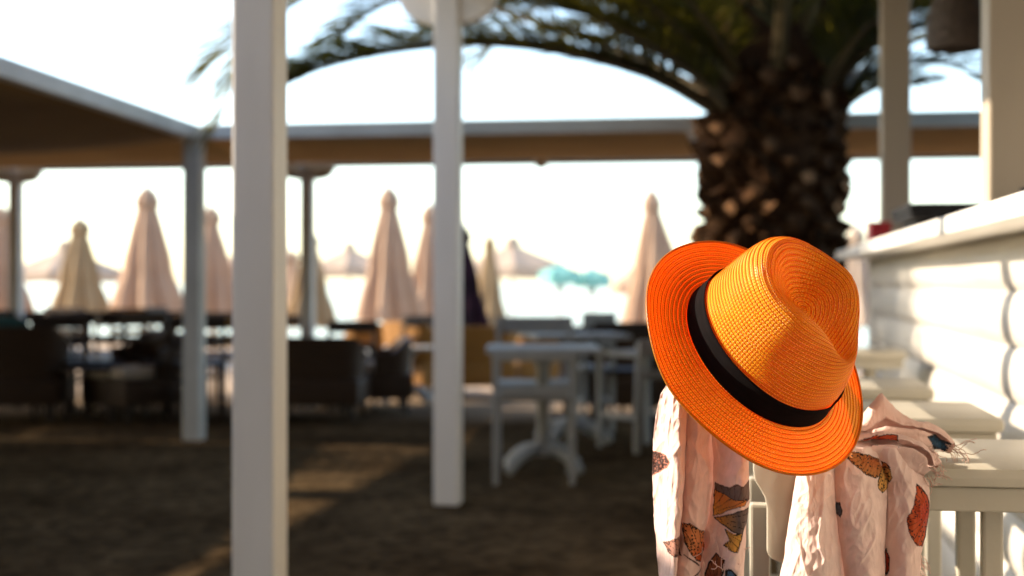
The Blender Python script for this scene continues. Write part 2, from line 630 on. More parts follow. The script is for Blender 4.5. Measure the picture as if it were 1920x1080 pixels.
# bar pergola: the one the photographer stands under
off = (0.4, -3.0, 0)
bp_ = thing('bar_pergola', (-0.4, 3.0, 0), 0, 'white wooden pergola over the bar with two tall square posts in the foreground', 'pergola')
for (cx, cy, lab) in ((-1.30, 3.74, 'nearest wide white square post'), (-1.37, 6.62, 'white square post with curved bracket at its top'),
                      (-1.37, 1.0, None), (-1.37, -1.8, None)):
    c = MB(off)
    c.box((cx - 0.06, cy - 0.06, 0), (cx + 0.06, cy + 0.06, 2.46))
    o = c.build('column', M['white'], bp_, bevel=0.008)
    if lab:
        o['label'] = lab
    corbel(bp_, off, cx, cy, 2.46, 0.245, 0.18, 0.06, 0.09, 'x')
for (cx, cy) in ((0.69, 3.85), (0.69, 6.62), (0.69, 1.0)):
    c = MB(off)
    c.box((cx - 0.063, cy - 0.063, 1.217), (cx + 0.063, cy + 0.063, 2.46))
    c.build('column', M['beige'], bp_, bevel=0.008)
for bx in (-1.34, 0.69):
    c = MB(off)
    c.box((bx - 0.06, -3.0, 2.46), (bx + 0.06, 6.9, 2.58))
    c.build('beam', M['white'], bp_, bevel=0.006)
for k in range(9):
    yy = -2.7 + k * 1.17
    c = MB(off)
    c.box((-1.75, yy - 0.03, 2.583), (3.2, yy + 0.03, 2.68))
    c.build('rafter', M['white'], bp_, bevel=0.005)
cloth_panel(bp_, off, (-1.75, -3.0, 2.70), (-1.75, 6.85, 2.70), (3.2, 6.85, 2.70), (3.2, -3.0, 2.70), 0.0, M['roofcloth'], 12, 12, 3)

# long pergola along the left, corner post at (-3.6, 9.04)
off = (5.0, -6.0, 0)
pg = thing('shade_pergola', (-5.0, 6.0, 0), 0, 'low white pergola with sagging shade-darkened canopy at the left edge', 'pergola')
A, B = Vector((-3.6, 9.04, 0)), Vector((-3.41, 6.17, 0))
dirp = (B - A).normalized()
c = MB(off)
c.bar(A + UP * 2.053 - dirp * 0.06, A + dirp * 11.5 + UP * 2.053, 0.07, 0.095)
c.build('beam', M['far_white'], pg, bevel=0.006)
for t in (0.0, 3.55, 7.1, 10.6):
    q = A + dirp * t
    c = MB(off)
    c.box((q.x - 0.059, q.y - 0.059, 0), (q.x + 0.059, q.y + 0.059, 2.004))
    c.build('column', M['far_white'], pg, bevel=0.007)
    if t:
        corbel(pg, off, q.x, q.y, 2.0035, 0.3, 0.12, 0.06, 0.075, 'y', 'far_white')
for xx in (-6.2, -10.4, -14.0):
    c = MB(off)
    c.box((xx - 0.035, -2.4, 2.0), (xx + 0.035, 8.95, 2.09))
    c.build('beam', M['far_white'], pg, bevel=0.006)
    for yy in (8.6, 4.6, 0.6, -2.2):
        c = MB(off)
        c.box((xx - 0.05, yy - 0.05, 0), (xx + 0.05, yy + 0.05, 1.999))
        c.build('column', M['far_white'], pg, bevel=0.006)
for i, (x0, x1, b0, b1) in enumerate(((-3.45, -6.2, 0.0, 0.0), (-6.95, -10.4, 0, 0), (-10.4, -14.0, 0, 0))):
    y0 = -2.4
    e0 = A + dirp * 11.4 if i == 0 else Vector((x0, y0, 0))
    e1 = A + dirp * 0.05 if i == 0 else Vector((x0, 8.96, 0))
    for k in range(3):
        s0, s1 = k / 3, (k + 1) / 3 + (0.004 if k < 2 else 0)
        a0, a1 = e0.lerp(e1, s0), e0.lerp(e1, s1)
        if i == 1:
            a0.x += (0.68, 0.68, 0.62)[k]
            a1.x += (0.68, 0.60, -0.05)[k]
        cloth_panel(pg, off, (a0.x, a0.y, 2.03), (a1.x, a1.y, 2.03), (x1 + 0.04, a1.y, 2.03), (x1 + 0.04, a0.y, 2.03), 0.10, M['canopy_dark'], 14, 14, i * 3 + k)

# pergola running across behind the palm
off = (2.0, -10.2, 0)
pb = thing('shade_pergola', (-2.0, 10.2, 0), 0, 'white pergola with tan cloth canopy running across behind the palm', 'pergola')
c = MB(off)
c.box((-3.535, 9.0, 2.006), (6.0, 9.07, 2.1))
c.build('beam', M['far_white'], pb, bevel=0.006)
c = MB(off)
c.box((-14, 9.0, 2.006), (-3.67, 9.07, 2.1))
c.build('beam', M['far_white'], pb, bevel=0.006)
c = MB(off)
c.box((-14, 11.37, 2.006), (6.0, 11.44, 2.1))
c.build('beam', M['far_white'], pb, bevel=0.006)
for (cx, cy) in ((-0.1, 9.035), (3.35, 9.035), (-3.55, 11.4), (-6.15, 11.4), (-0.1, 11.4), (3.35, 11.4), (-9.2, 11.4)):
    c = MB(off)
    c.box((cx - 0.05, cy - 0.05, 0), (cx + 0.05, cy + 0.05, 2.004))
    c.build('column', M['far_white'], pb, bevel=0.006)
    corbel(pb, off, cx, cy, 2.0035, 0.23, 0.10, 0.05, 0.08, 'x', 'far_white')
xsplit = [-14, -9.2, -6.15, -3.6, -0.1, 3.35, 6.0]
for i in range(len(xsplit) - 1):
    x0, x1 = xsplit[i] + 0.01, xsplit[i + 1] - 0.01
    cloth_panel(pb, off, (x0, 9.08, 2.05), (x1, 9.08, 2.05), (x1, 11.36, 2.05), (x0, 11.36, 2.05), 0.07, M['canopy'], 12, 12, 20 + i)
lf = thing('bulkhead_lamp', (-1.58, 11.33, 2.01), 0, 'small round white lamp on the far beam of the canopy', 'lamp')
c = MB()
c.lathe([(0.03, 0.0), (0.05, 0.01), (0.05, 0.03), (0.03, 0.035)], 16, (0, 0.0, 0.0))
c.build('mount', M['white'], lf, smooth=40)
c = MB()
c.lathe([(0.02, -0.045), (0.045, -0.03), (0.055, -0.005), (0.05, 0.0)], 16)
c.build('lamp_globe', M['glow'], lf, smooth=40)

# ------------------------------------------------------------------ bar
off = (-0.7, -4.0, 0)
bar = thing('beach_bar', (0.7, 4.0, 0), 0, 'white bar of rounded log boards with overhanging counter on the right', 'bar')
PH = 0.1395
prof = []
for i in range(9):
    t = i / 8
    prof.append((0.672 - 0.020 * math.sin(PI * t) ** 0.55 if 0 < t < 1 else 0.672, t * (PH - 0.002)))
outl = prof + [(0.70, PH - 0.002), (0.70, 0)]
plank_me = None
for k in range(8):
    z0 = 1.17 - (k + 1) * PH
    if plank_me is None:
        c = MB(off)
        c.prism([(x, z) for x, z in outl], 0.3, 7.5)
        o = c.build('plank', M['plank'], bar, smooth=50)
        plank_me = o.data
    else:
        o = bpy.data.objects.new('plank', plank_me)
        COL.objects.link(o)
        o.parent = bar
    o.location = (0, 0, z0)
c = MB(off)
c.box((0.702, 0.3, 0), (0.76, 7.5, 1.168))
c.build('bar_frame', M['white'], bar)
c = MB(off)
c.box((0.64, 0.3, 0.0), (0.70, 7.5, 0.05))
c.build('plinth', M['white'], bar, bevel=0.004)
c = MB(off)
c.box((0.655, 7.502, 0), (0.74, 7.56, 1.168))
c.build('corner_post', M['white'], bar, bevel=0.005)
for k, (y0, y1) in enumerate(((0.2, 5.0), (5.004, 7.72))):
    c = MB(off)
    c.box((0.50, y0, 1.17), (1.12, y1, 1.2155))
    c.build('counter_board', M['counter'], bar, bevel=0.007)

# unseen house and wall, added to block and bounce light around the bar
hs_ = thing('light_block_house', (-1.0, -5.0, 0), 0, 'unseen cream plastered house added behind the camera to block and bounce light', 'house')
c = MB()
c.box((-15, -6, 0), (14, 0, 4.6))
c.build('wall', M['plaster'], hs_, bevel=0.03)
c = MB()
c.prism([(-15.4, 4.605), (14.4, 4.605), (12.5, 6.2), (-13.5, 6.2)], -6.4, 0.5)
c.build('roof', M['roof'], hs_)
for k in range(6):
    x = -12 + k * 4.4
    c = MB()
    c.box((x, 0.002, 0.05), (x + 1.1, 0.05, 2.2))
    d_ = c.build('door', M['dark_wood'], hs_, bevel=0.006)
    c = MB()
    c.tube([(x + 0.95, 0.052, 1.05), (x + 0.95, 0.1, 1.05)], 0.02, 8)
    c.build('handle', M['metal'], d_)
bw = thing('light_block_wall', (3.0, 2.0, 0), 0, 'unseen dark boarded wall added to block light behind the bar', 'wall')
for k in range(18):
    y = -5.6 + k * 0.58
    c = MB()
    c.box((0, y, 0), (0.05, y + 0.574, 2.575))
    c.build('board', M['dark_wood'], bw, bevel=0.005)

# ------------------------------------------------------------------ bar stools
def make_stool():
    """local: x to the bar, y along the bar, near left seat corner at origin"""
    r = thing('bar_stool', (0, 0, 0), 0, '', 'bar stool', 'bar stools along the counter')
    W, D = 0.42, 0.37          # towards the bar, along the bar
    s = MB()
    s.box((0.0, 0.0, 0.778), (W, D, 0.806))
    s.build('seat', M['stool'], r, bevel=0.012, smooth=35)
    for (a, b) in (((0.012, 0.014, 0.745), (W - 0.012, 0.036, 0.7775)), ((0.012, D - 0.036, 0.745), (W - 0.012, D - 0.014, 0.7775))):
        s = MB()
        s.box(a, b)
        s.build('apron', M['stool'], r, bevel=0.003)
    for (a, b) in (((0.012, 0.0365, 0.745), (0.034, D - 0.0365, 0.7775)), ((W - 0.034, 0.0365, 0.745), (W - 0.012, D - 0.0365, 0.7775))):
        s = MB()
        s.box(a, b)
        s.build('apron', M['stool'], r, bevel=0.003)
    for (x, y) in ((-0.022, 0.05), (-0.022, D - 0.05), (W - 0.13, 0.07), (W - 0.13, D - 0.07)):
        s = MB()
        s.box((x, y - 0.014, 0.0), (x + 0.027, y + 0.014, 0.7445))
        s.build('leg', M['stool'], r, bevel=0.004)
    for y in (0.05, D - 0.05):
        s = MB()
        s.box((0.006, y - 0.009, 0.26), (W - 0.131, y + 0.009, 0.295))
        s.build('stretcher', M['stool'], r, bevel=0.003)
    s = MB()
    s.box((W - 0.128, 0.085, 0.20), (W - 0.106, D - 0.085, 0.235))
    s.build('foot_rest', M['stool'], r, bevel=0.003)
    # back stiles: flat boards bolted to the seat sides with a rounded foot
    o2 = [(0.0, 0.69), (0.006, 0.682), (0.016, 0.678), (0.03, 0.678), (0.039, 0.683), (0.043, 0.692), (0.046, 0.80),
          (0.049, 0.90), (0.046, 0.98), (0.040, 0.992), (0.028, 0.996), (0.014, 0.992), (0.006, 0.98),
          (0.006, 0.92), (-0.016, 0.90), (-0.018, 0.80), (-0.016, 0.786), (-0.009, 0.775), (-0.003, 0.764), (0.0, 0.75)]
    for y in (-0.0265, D + 0.0025):
        s = MB()
        s.prism(o2, y, y + 0.024)
        s.build('back_stile', M['stool'], r, bevel=0.0035, smooth=35)
    for z0, z1 in ((0.935, 0.985), (0.86, 0.895)):
        s = MB()
        s.box((0.015, -0.002, z0), (0.034, D + 0.002, z1))
        s.build('back_rail', M['stool'], r, bevel=0.004)
    return r


stool = make_stool()
labs = ['cream wooden bar stool nearest the camera, with the scarf over its seat and back',
        'cream bar stool directly behind the one with the hat',
        'cream bar stool third along the counter, only its seat corner showing',
        'shaded bar stool pushed up to the far end of the counter']
for i, (x, y) in enumerate(((0.035, 1.95), (0.05, 2.66), (0.025, 3.40), (0.16, 5.15))):
    s = stool if i == 0 else copy_tree(stool)
    s.location = (x, y, 0)
    s['label'] = labs[i]

# ------------------------------------------------------------------ palm
palm_c = G(1446, 8.3)
palm = thing('palm_tree', palm_c, 0, 'stout date palm with scaly dark trunk behind the hat', 'palm tree')


def trunk_r(z):
    return 0.372 + 0.03 * math.sin(z * 1.3 - 0.4) - (0.06 * max(0, z - 1.7))


t = MB()
rows = []
for i in range(36):
    z = -0.05 + i * 2.5 / 35
    row = []
    for k in range(40):
        a = 2 * PI * k / 40
        r = trunk_r(z) - 0.03 + 0.025 * noise.noise(Vector((math.cos(a) * 3, math.sin(a) * 3, z * 5)))
        row.append((r * math.cos(a), r * math.sin(a), z))
    rows.append(row)
t.grid(rows, True)
t.build('trunk', M['trunk'], palm, smooth=0)
# fibrous crown heart
t = MB()
rows = []
for i in range(22):
    q = i / 21
    z = 2.2 + q * 1.3
    row = []
    for k in range(40):
        a = 2 * PI * k / 40
        r = (0.35 + 0.13 * math.sin(PI * min(1, q * 1.6)) - 0.28 * q ** 2) + 0.05 * noise.noise(Vector((math.cos(a) * 5, math.sin(a) * 5, z * 2)))
        row.append((r * math.cos(a), r * math.sin(a), z))
    rows.append(row)
t.grid(rows, True)
t.build('crown_heart', M['trunk'], palm, smooth=0)


def boot_mesh(seed):
    rnd = random.Random(seed)
    b = MB()
    w, h, d = 0.085, 0.058, 0.07
    # x out, y sideways, z up
    root = [(-0.05, -w * 1.1, -h), (-0.05, w * 1.1, -h), (-0.05, w * 0.8, h * 1.6), (-0.05, -w * 0.8, h * 1.6)]
    j = lambda s: rnd.uniform(-s, s) * 2.4
    end = [(d * 0.55 + j(.01), -w * 0.2 + j(.01), -h * 0.3), (d * 0.7, w * 0.2 + j(.01), -h * 0.3 + j(.006)),
           (d + j(.015), w * 0.62, h * 0.55 + j(.008)), (d * 0.95, w * 0.1, h * 1.05 + j(.008)), (d + j(.015), -w * 0.62, h * 0.55)]
    b.mi = 0
    vs = root + end
    b.add(vs, [(0, 1, 5, 4), (1, 2, 6, 5), (2, 3, 7, 6), (3, 8, 7), (3, 0, 4, 8)])
    b.mi = 1
    b.add(end, [(0, 1, 2, 3, 4)])
    o = b.build('leaf_base', [M['boot'], M['boot_cut']], palm)
    me = o.data
    return o, me


boots = [boot_mesh(s) for s in range(9)]
nb = 0
for row in range(24):
    z = 0.22 + row * 0.088
    for k in range(12):
        a = 2 * PI * (k + 0.5 * (row % 2)) / 12 + random.uniform(-0.05, 0.05)
        if nb >= 9 and random.random() < 0.10:
            continue
        if nb < 9:
            o = boots[nb][0]
        else:
            o = bpy.data.objects.new('leaf_base', boots[random.randrange(9)][1])
            COL.objects.link(o)
            o.parent = palm
        nb += 1
        r = trunk_r(z) - 0.01
        o.location = (r * math.cos(a), r * math.sin(a), z + random.uniform(-0.012, 0.012))
        o.rotation_euler = (random.uniform(-.35, .35), random.uniform(-0.45, 0.15), a + random.uniform(-.12, .12))
        sc = random.uniform(0.62, 1.15)
        o.scale = (random.uniform(0.5, 1.35), sc, sc * random.uniform(0.8, 1.2))


def cat(pts, t):
    n = len(pts) - 1
    f = min(max(t, 0), 0.99999) * n
    i = int(f)
    u = f - i
    p0, p1, p2, p3 = pts[max(i - 1, 0)], pts[i], pts[i + 1], pts[min(i + 2, n)]
    return 0.5 * ((2 * p1) + (p2 - p0) * u + (2 * p0 - 5 * p1 + 4 * p2 - p3) * u * u + (3 * p1 - p0 - 3 * p2 + p3) * u ** 3)


def make_frond(pts, seed, leaf=0.40, n=62, droop=0.35, thick=0.030):
    n = int(n * 1.9)
    rnd = random.Random(seed)
    pts = [Vector(p) for p in pts]
    m = MB()
    m.mi = 1
    path = [cat(pts, i / 18) for i in range(19)]
    m.tube(path, [thick * (1 - i / 18) ** 1.3 + 0.004 for i in range(19)], 6)
    m.mi = 0
    for i in range(n):
        t = 0.10 + 0.90 * i / n
        p = cat(pts, t)
        T = (cat(pts, min(t + 0.02, 1)) - cat(pts, t - 0.02)).normalized()
        S = T.cross(UP)
        if S.length < 0.05:
            S = T.cross(Vector((1, 0, 0)))
        S.normalize()
        U = S.cross(T)
        prof_l = leaf * (0.35 + 0.65 * math.sin(PI * min(1, 0.12 + t * 0.80)) ** 0.7)
        for sd in (-1, 1):
            L = prof_l * rnd.uniform(0.85, 1.12)
            ang = math.radians(52 - 26 * t + rnd.uniform(-7, 7))
            lift = rnd.uniform(0.15, 0.5)
            d = (S * sd * math.sin(ang) + T * math.cos(ang) + U * lift).normalized()
            wv = d.cross(U)
            wv = (wv + U * rnd.uniform(-0.6, 0.6)).normalized() * rnd.uniform(0.007, 0.012)
            mid = p + d * L * 0.5 - UP * droop * L * 0.08
            tip = p + d * L - UP * droop * L * rnd.uniform(0.25, 0.6)
            m.add([p - wv * 0.45, p + wv * 0.45, mid + wv, mid - wv, tip], [(0, 1, 2, 3), (3, 2, 4)])
    return m.build('frond', [M['leaf'], M['rachis']], palm, fix=False)


def to_palm(p):
    return p - palm_c


# the long fronds one can follow in the picture
explicit = [
    [P(1338, 200, 8.2), P(1210, 128, 8.05), P(1040, 84, 7.95), P(880, 72, 7.85), P(730, 92, 7.8), P(610, 125, 7.75), P(560, 150, 7.7)],
    [P(1335, 205, 8.15), P(1215, 140, 8.0), P(1040, 95, 7.85), P(880, 82, 7.75), P(720, 100, 7.7), P(600, 130, 7.65), P(520, 168, 7.6)],
    [P(1345, 170, 8.2), P(1250, 85, 8.2), P(1130, 25, 8.25), P(1000, -10, 8.3), P(860, -20, 8.4), P(720, 10, 8.5), P(640, 70, 8.6)],
    [P(1350, 190, 8.5), P(1200, 110, 8.8), P(1000, 40, 9.2), P(800, -20, 9.6), P(600, -20, 9.8), P(450, 60, 9.9), P(390, 130, 9.9)],
    [P(1355, 150, 8.1), P(1280, 60, 7.8), P(1190, -10, 7.5), P(1080, -60, 7.2), P(960, -70, 6.95)],
    [P(1360, 200, 8.05), P(1290, 130, 7.9), P(1200, 75, 7.7), P(1110, 30, 7.55), P(1010, 10, 7.4)],
    [P(1560, 200, 8.2), P(1625, 150, 8.2), P(1700, 120, 8.3), P(1790, 125, 8.4), P(1880, 170, 8.5)],
    [P(1555, 170, 8.1), P(1610, 105, 7.9), P(1690, 60, 7.8), P(1780, 50, 7.7), P(1880, 85, 7.6)],
    [P(1560, 150, 8.4), P(1640, 70, 8.6), P(1740, 10, 8.8), P(1860, -10, 9.0)],
    [P(1550, 190, 8.5), P(1600, 145, 8.9), P(1680, 90, 9.3), P(1780, 70, 9.6), P(1900, 100, 9.8)],
    [P(1345, 160, 8.3), P(1240, 60, 8.4), P(1080, -30, 8.5), P(840, -60, 8.6), P(640, -40, 8.7), P(480, 70, 8.8), P(410, 230, 8.8)],
    [P(1370, 150, 8.0), P(1290, 70, 7.85), P(1200, 20, 7.7), P(1090, -5, 7.6), P(980, 0, 7.5), P(880, 30, 7.5)],
    [P(1365, 175, 8.1), P(1290, 105, 8.0), P(1210, 60, 7.95), P(1130, 45, 7.9), P(1050, 60, 7.9)],
    [P(1360, 195, 8.2), P(1310, 145, 8.2), P(1250, 105, 8.2), P(1180, 82, 8.2), P(1110, 78, 8.2)],
    [P(1565, 215, 8.2), P(1610, 180, 8.2), P(1660, 160, 8.2), P(1720, 160, 8.25)],
    [P(1545, 160, 8.0), P(1590, 90, 7.8), P(1640, 40, 7.6), P(1700, 20, 7.4), P(1760, 40, 7.3)],
    [P(1540, 120, 8.0), P(1600, 40, 7.7), P(1680, -20, 7.4), P(1770, -30, 7.2)],
    [P(1380, 130, 8.0), P(1330, 50, 7.6), P(1270, -20, 7.2), P(1200, -60, 6.95)],
]
for i, e in enumerate(explicit):
    make_frond([to_palm(p) for p in e], 100 + i, leaf=0.36 if len(e) < 6 else 0.50, n=76 if len(e) > 5 else 46)
# the rest of the crown, rising and arching above the picture
ga = 2.399963
for i in range(56):
    a = i * ga
    q = i / 55
    z0 = 2.22 + 1.05 * q
    el = math.radians(46 + 36 * q)
    L = 2.9 - 0.5 * q
    dx, dy = math.cos(a), math.sin(a)
    if dy < -0.45:
        el = max(el, math.radians(55))
        L *= 0.75
    pts = []
    p = Vector((dx * 0.36, dy * 0.36, z0))
    e_ = el
    for k in range(7):
        pts.append(p.copy())
        p = p + Vector((dx * math.cos(e_), dy * math.cos(e_), math.sin(e_))) * (L / 6)
        e_ -= math.radians(11 + 4 * (1 - q))
    make_frond(pts, 300 + i, leaf=0.42, n=44, thick=0.05)


# ------------------------------------------------------------------ unseen olive trees, added to shade the bar wall and ground
def olive(loc, zc, rad, nleaf, seed, label):
    ol = thing('unseen_shade_tree', loc, 0, label, 'tree', 'unseen trees added for shade')
    t = MB()
    t.tube([(0, 0, 0), (0.05, 0.03, 0.9), (-0.05, 0.06, zc * 0.4), (0.04, 0.0, zc * 0.65), (0.0, 0.02, zc * 0.85)], [0.24, 0.19, 0.16, 0.13, 0.08], 12)
    t.build('trunk', M['trunk'], ol, smooth=0)
    rl = random.Random(seed)
    for k in range(7):
        a = k * 0.9
        t = MB()
        z0 = zc - 2.4 + 0.2 * k
        e_ = Vector((math.cos(a) * 0.8, math.sin(a) * 0.9, z0 + 1.3))
        t.tube([(0.02, 0.0, z0), e_ * 0.45 + Vector((0, 0, z0 * 0.55 + 0.1)), e_], [0.07, 0.05, 0.02], 7)
        t.build('limb', M['trunk'], ol, smooth=0)
    t = MB()
    clumps = []
    for k in range(70):
        d = Vector((rl.gauss(0, 1), rl.gauss(0, 1), rl.gauss(0, 1))).normalized() * rl.uniform(0.3, 1.0)
        clumps.append((Vector((d.x * rad, d.y * rad, zc + d.z * rad)), rl.uniform(0.22, 0.45)))
    for k in range(nleaf):
        c0, r0 = clumps[rl.randrange(len(clumps))]
        p = c0 + Vector((rl.gauss(0, .5), rl.gauss(0, .5), rl.gauss(0, .5))) * r0
        d = Vector((rl.gauss(0, 1), rl.gauss(0, 1), rl.gauss(0, 1))).normalized()
        e_ = d.cross(Vector((rl.gauss(0, 1), rl.gauss(0, 1), rl.gauss(0, 1)))).normalized() * 0.028
        t.add([p, p + d * 0.04 + e_, p + d * 0.09, p + d * 0.04 - e_], [(0, 1, 2, 3)])
    t.build('crown', M['olive'], ol, fix=False)


olive((-9.3, 6.9, 0), 5.2, 1.3, 9000, 5, 'tall unseen olive tree added to shade the far bar wall')
olive((-10.4, 8.3, 0), 3.95, 1.15, 2200, 9, 'low unseen olive tree with a thin crown, added to dapple the ground')

# ------------------------------------------------------------------ parasols
def closed_parasol(px, ytop, ybot, fwd, rbot, label, mat='parasol', seed=0, lean=0.0, group='closed parasols on the beach'):
    base = G(px, fwd)
    g = base.z
    zt = P(px, ytop, fwd).z - g
    zb = P(px, ybot, fwd).z - g
    r = thing('closed_parasol', base, random.uniform(0, 1), label, 'parasol', group)
    L = zt - zb
    m = MB()
    m.tube([(0, 0, 0), (0, 0, zt - 0.06)], 0.024, 8)
    m.build('pole', M['metal'], r, smooth=40)
    m = MB()
    m.lathe([(0.24, 0), (0.24, 0.06), (0.2, 0.09), (0.05, 0.1), (0.04, 0.2)], 20)
    m.build('base', M['concrete'], r, smooth=40)
    rows = []
    nz, na = 20, 64
    for i in range(nz + 1):
        q = i / nz
        z = zt - 0.10 - (L - 0.10) * q
        R = 1.12 * rbot * (0.16 + 0.86 * q ** 0.85) * (1 - 0.10 * math.exp(-((q - 0.62) / 0.1) ** 2))
        row = []
        for k in range(na):
            a = 2 * PI * k / na
            f = 1 + (0.12 + 0.16 * q) * math.cos(8 * a + 0.8 * math.sin(seed + q * 2)) + 0.12 * noise.noise(Vector((math.cos(a) * 1.4 + seed, math.sin(a) * 1.4, q * 2)))
            zz = z + (0.03 * math.cos(8 * a) if i == nz else 0)
            row.append((R * f * math.cos(a) + lean * q ** 1.5 * max(0, math.cos(a)), R * f * math.sin(a), zz))
        rows.append(row)
    m = MB()
    m.grid(rows, True)
    m.build('canopy', M[mat], r, smooth=0)
    rows = []
    for i in range(9):
        q = i / 8
        R = rbot * (0.10 + 0.30 * math.sin(PI * (0.08 + 0.62 * q)))
        row = []
        for k in range(40):
            a = 2 * PI * k / 40
            f = 1 + 0.13 * math.cos(8 * a + seed)
            row.append((R * f * math.cos(a), R * f * math.sin(a), zt - 0.015 - L * 0.15 * q))
        rows.append(row)
    m = MB()
    m.grid(rows, True)
    m.build('vent_cap', M[mat], r, smooth=0)
    m = MB()
    m.lathe([(0.012, -0.03), (0.03, -0.01), (0.034, 0.015), (0.02, 0.035), (0.004, 0.042)], 12, (0, 0, zt))
    m.build('finial', M['metal'], r, smooth=40)
    return r


cp = [
    (150, 410, 600, 21.0, 0.36, 'tan closed parasol between the pale open parasol and the tallest left one', 'parasol_tan', 0),
    (276, 352, 602, 17.0, 0.34, 'tallest closed parasol left of the slim corner post', 'parasol', 0),
    (396, 388, 590, 18.5, 0.30, 'closed parasol just right of the slim corner post', 'parasol', 0),
    (583, 435, 612, 21.5, 0.30, 'closed parasol behind the thin post with a boat shaped bracket', 'parasol_tan', 0),
    (729, 352, 600, 17.0, 0.30, 'tall closed parasol standing clear between the two foreground posts', 'parasol', 0),
    (806, 385, 595, 18.5, 0.28, 'closed parasol half hidden by the second foreground post', 'parasol', 0),
    (918, 442, 628, 22.0, 0.22, 'slim tan closed parasol beside the dark one', 'parasol_tan', 0),
    (1222, 358, 610, 17.0, 0.26, 'closed parasol left of the palm trunk, its cloth hanging loose', 'parasol', 0.34),
    (2, 388, 590, 18.0, 0.30, 'closed parasol cut off by the left picture edge', 'parasol', 0),
    (1606, 425, 612, 19.0, 0.26, 'pale closed parasol seen past the far end of the bar counter', 'parasol_pale', 0),
    (545, 470, 612, 26.0, 0.40, 'small far closed parasol left of the thin post', 'parasol', 0),
    (455, 440, 600, 21.0, 0.30, 'closed parasol hidden almost wholly by the nearest post', 'parasol', 0),
]
for i, (px, yt, yb, fw, rb, lab, mt, ln) in enumerate(cp):
    r = closed_parasol(px, yt, yb, fw, rb, lab, mt, i * 1.7, ln)
    if ln:
        r.rotation_euler = (0, 0, YAW)
dk = closed_parasol(868, 424, 612, 15.0, 0.21, 'dark closed parasol mostly hidden behind the second foreground post', 'dark_cloth', 3.3, 0, None)


def open_parasol(px, yapex, yedge, fwd, rad, label, mat='parasol_pale', val=0.22, n=8):
    base = G(px, fwd)
    zt = P(px, yapex, fwd).z - base.z
    ze = P(px, yedge, fwd).z - base.z
    r = thing('open_parasol', base, 0.2, label, 'parasol', 'open parasols near the water')
    m = MB()
    m.tube([(0, 0, 0), (0, 0, zt)], 0.03, 8)
    m.build('pole', M['metal'], r, smooth=40)
    m = MB()
    rows = []
    for q in (0.06, 0.3, 0.55, 0.8, 1.0):
        row = []
        for k in range(n * 4):
            a = 2 * PI * k / (n * 4)
            f = math.cos(PI / n) / math.cos((a % (2 * PI / n)) - PI / n)
            sagz = -0.04 * q * math.sin((a % (2 * PI / n)) / (2 * PI / n) * PI)
            row.append((rad * q * f * math.cos(a), rad * q * f * math.sin(a), zt - (zt - ze) * q ** 0.9 + sagz))
        rows.append(row)
    m.grid(rows, True)
    m.build('canopy', M[mat], r, smooth=25)
    m = MB()
    top = rows[-1]
    m.grid([[(x, y, z - 0.002) for x, y, z in top], [(x * 1.01, y * 1.01, z - val * 0.5) for x, y, z in top], [(x * 1.0, y * 1.0, z - val) for x, y, z in top]], True)
    m.build('valance', M[mat], r, smooth=25)
    for k in range(n):
        a = 2 * PI * k / n
        m = MB()
        m.tube([(0.03 * math.cos(a), 0.03 * math.sin(a), zt - 0.55), (rad * 0.55 * math.cos(a), rad * 0.55 * math.sin(a), zt - (zt - ze) * 0.6 - 0.04)], 0.012, 5)
        m.build('strut', M['metal'], r)
    m = MB()
    m.lathe([(0.22, 0), (0.22, 0.05), (0.03, 0.1)], 16)
    m.build('base', M['concrete'], r)
    m = MB()
    m.lathe([(rad * 0.17, zt - (zt - ze) * 0.16 + 0.03), (rad * 0.10, zt + 0.08 * rad), (0.02, zt + 0.12 * rad)], 16)
    m.build('vent_cap', M[mat], r, smooth=30)
    return r


open_parasol(122, 462, 508, 30, 1.25, 'cream open parasol at far left behind the tan closed one')
open_parasol(655, 462, 500, 33, 1.0, 'cream open parasol left of the tall clear standing closed one')
open_parasol(960, 455, 500, 30, 1.2, 'cream open parasol behind the white table, left of the turquoise shades', 'parasol_pale')
open_parasol(470, 462, 505, 31, 1.1, 'cream open parasol hidden by the nearest post')
open_parasol(1185, 508, 535, 38, 0.6, 'small pale open parasol right of the turquoise shades', 'parasol')
open_parasol(1050, 495, 510, 27, 0.40, 'left turquoise open shade near the water', 'turquoise', 0.22, 6)
open_parasol(1110, 502, 515, 27.4, 0.36, 'right turquoise open shade near the water', 'turquoise', 0.22, 6)


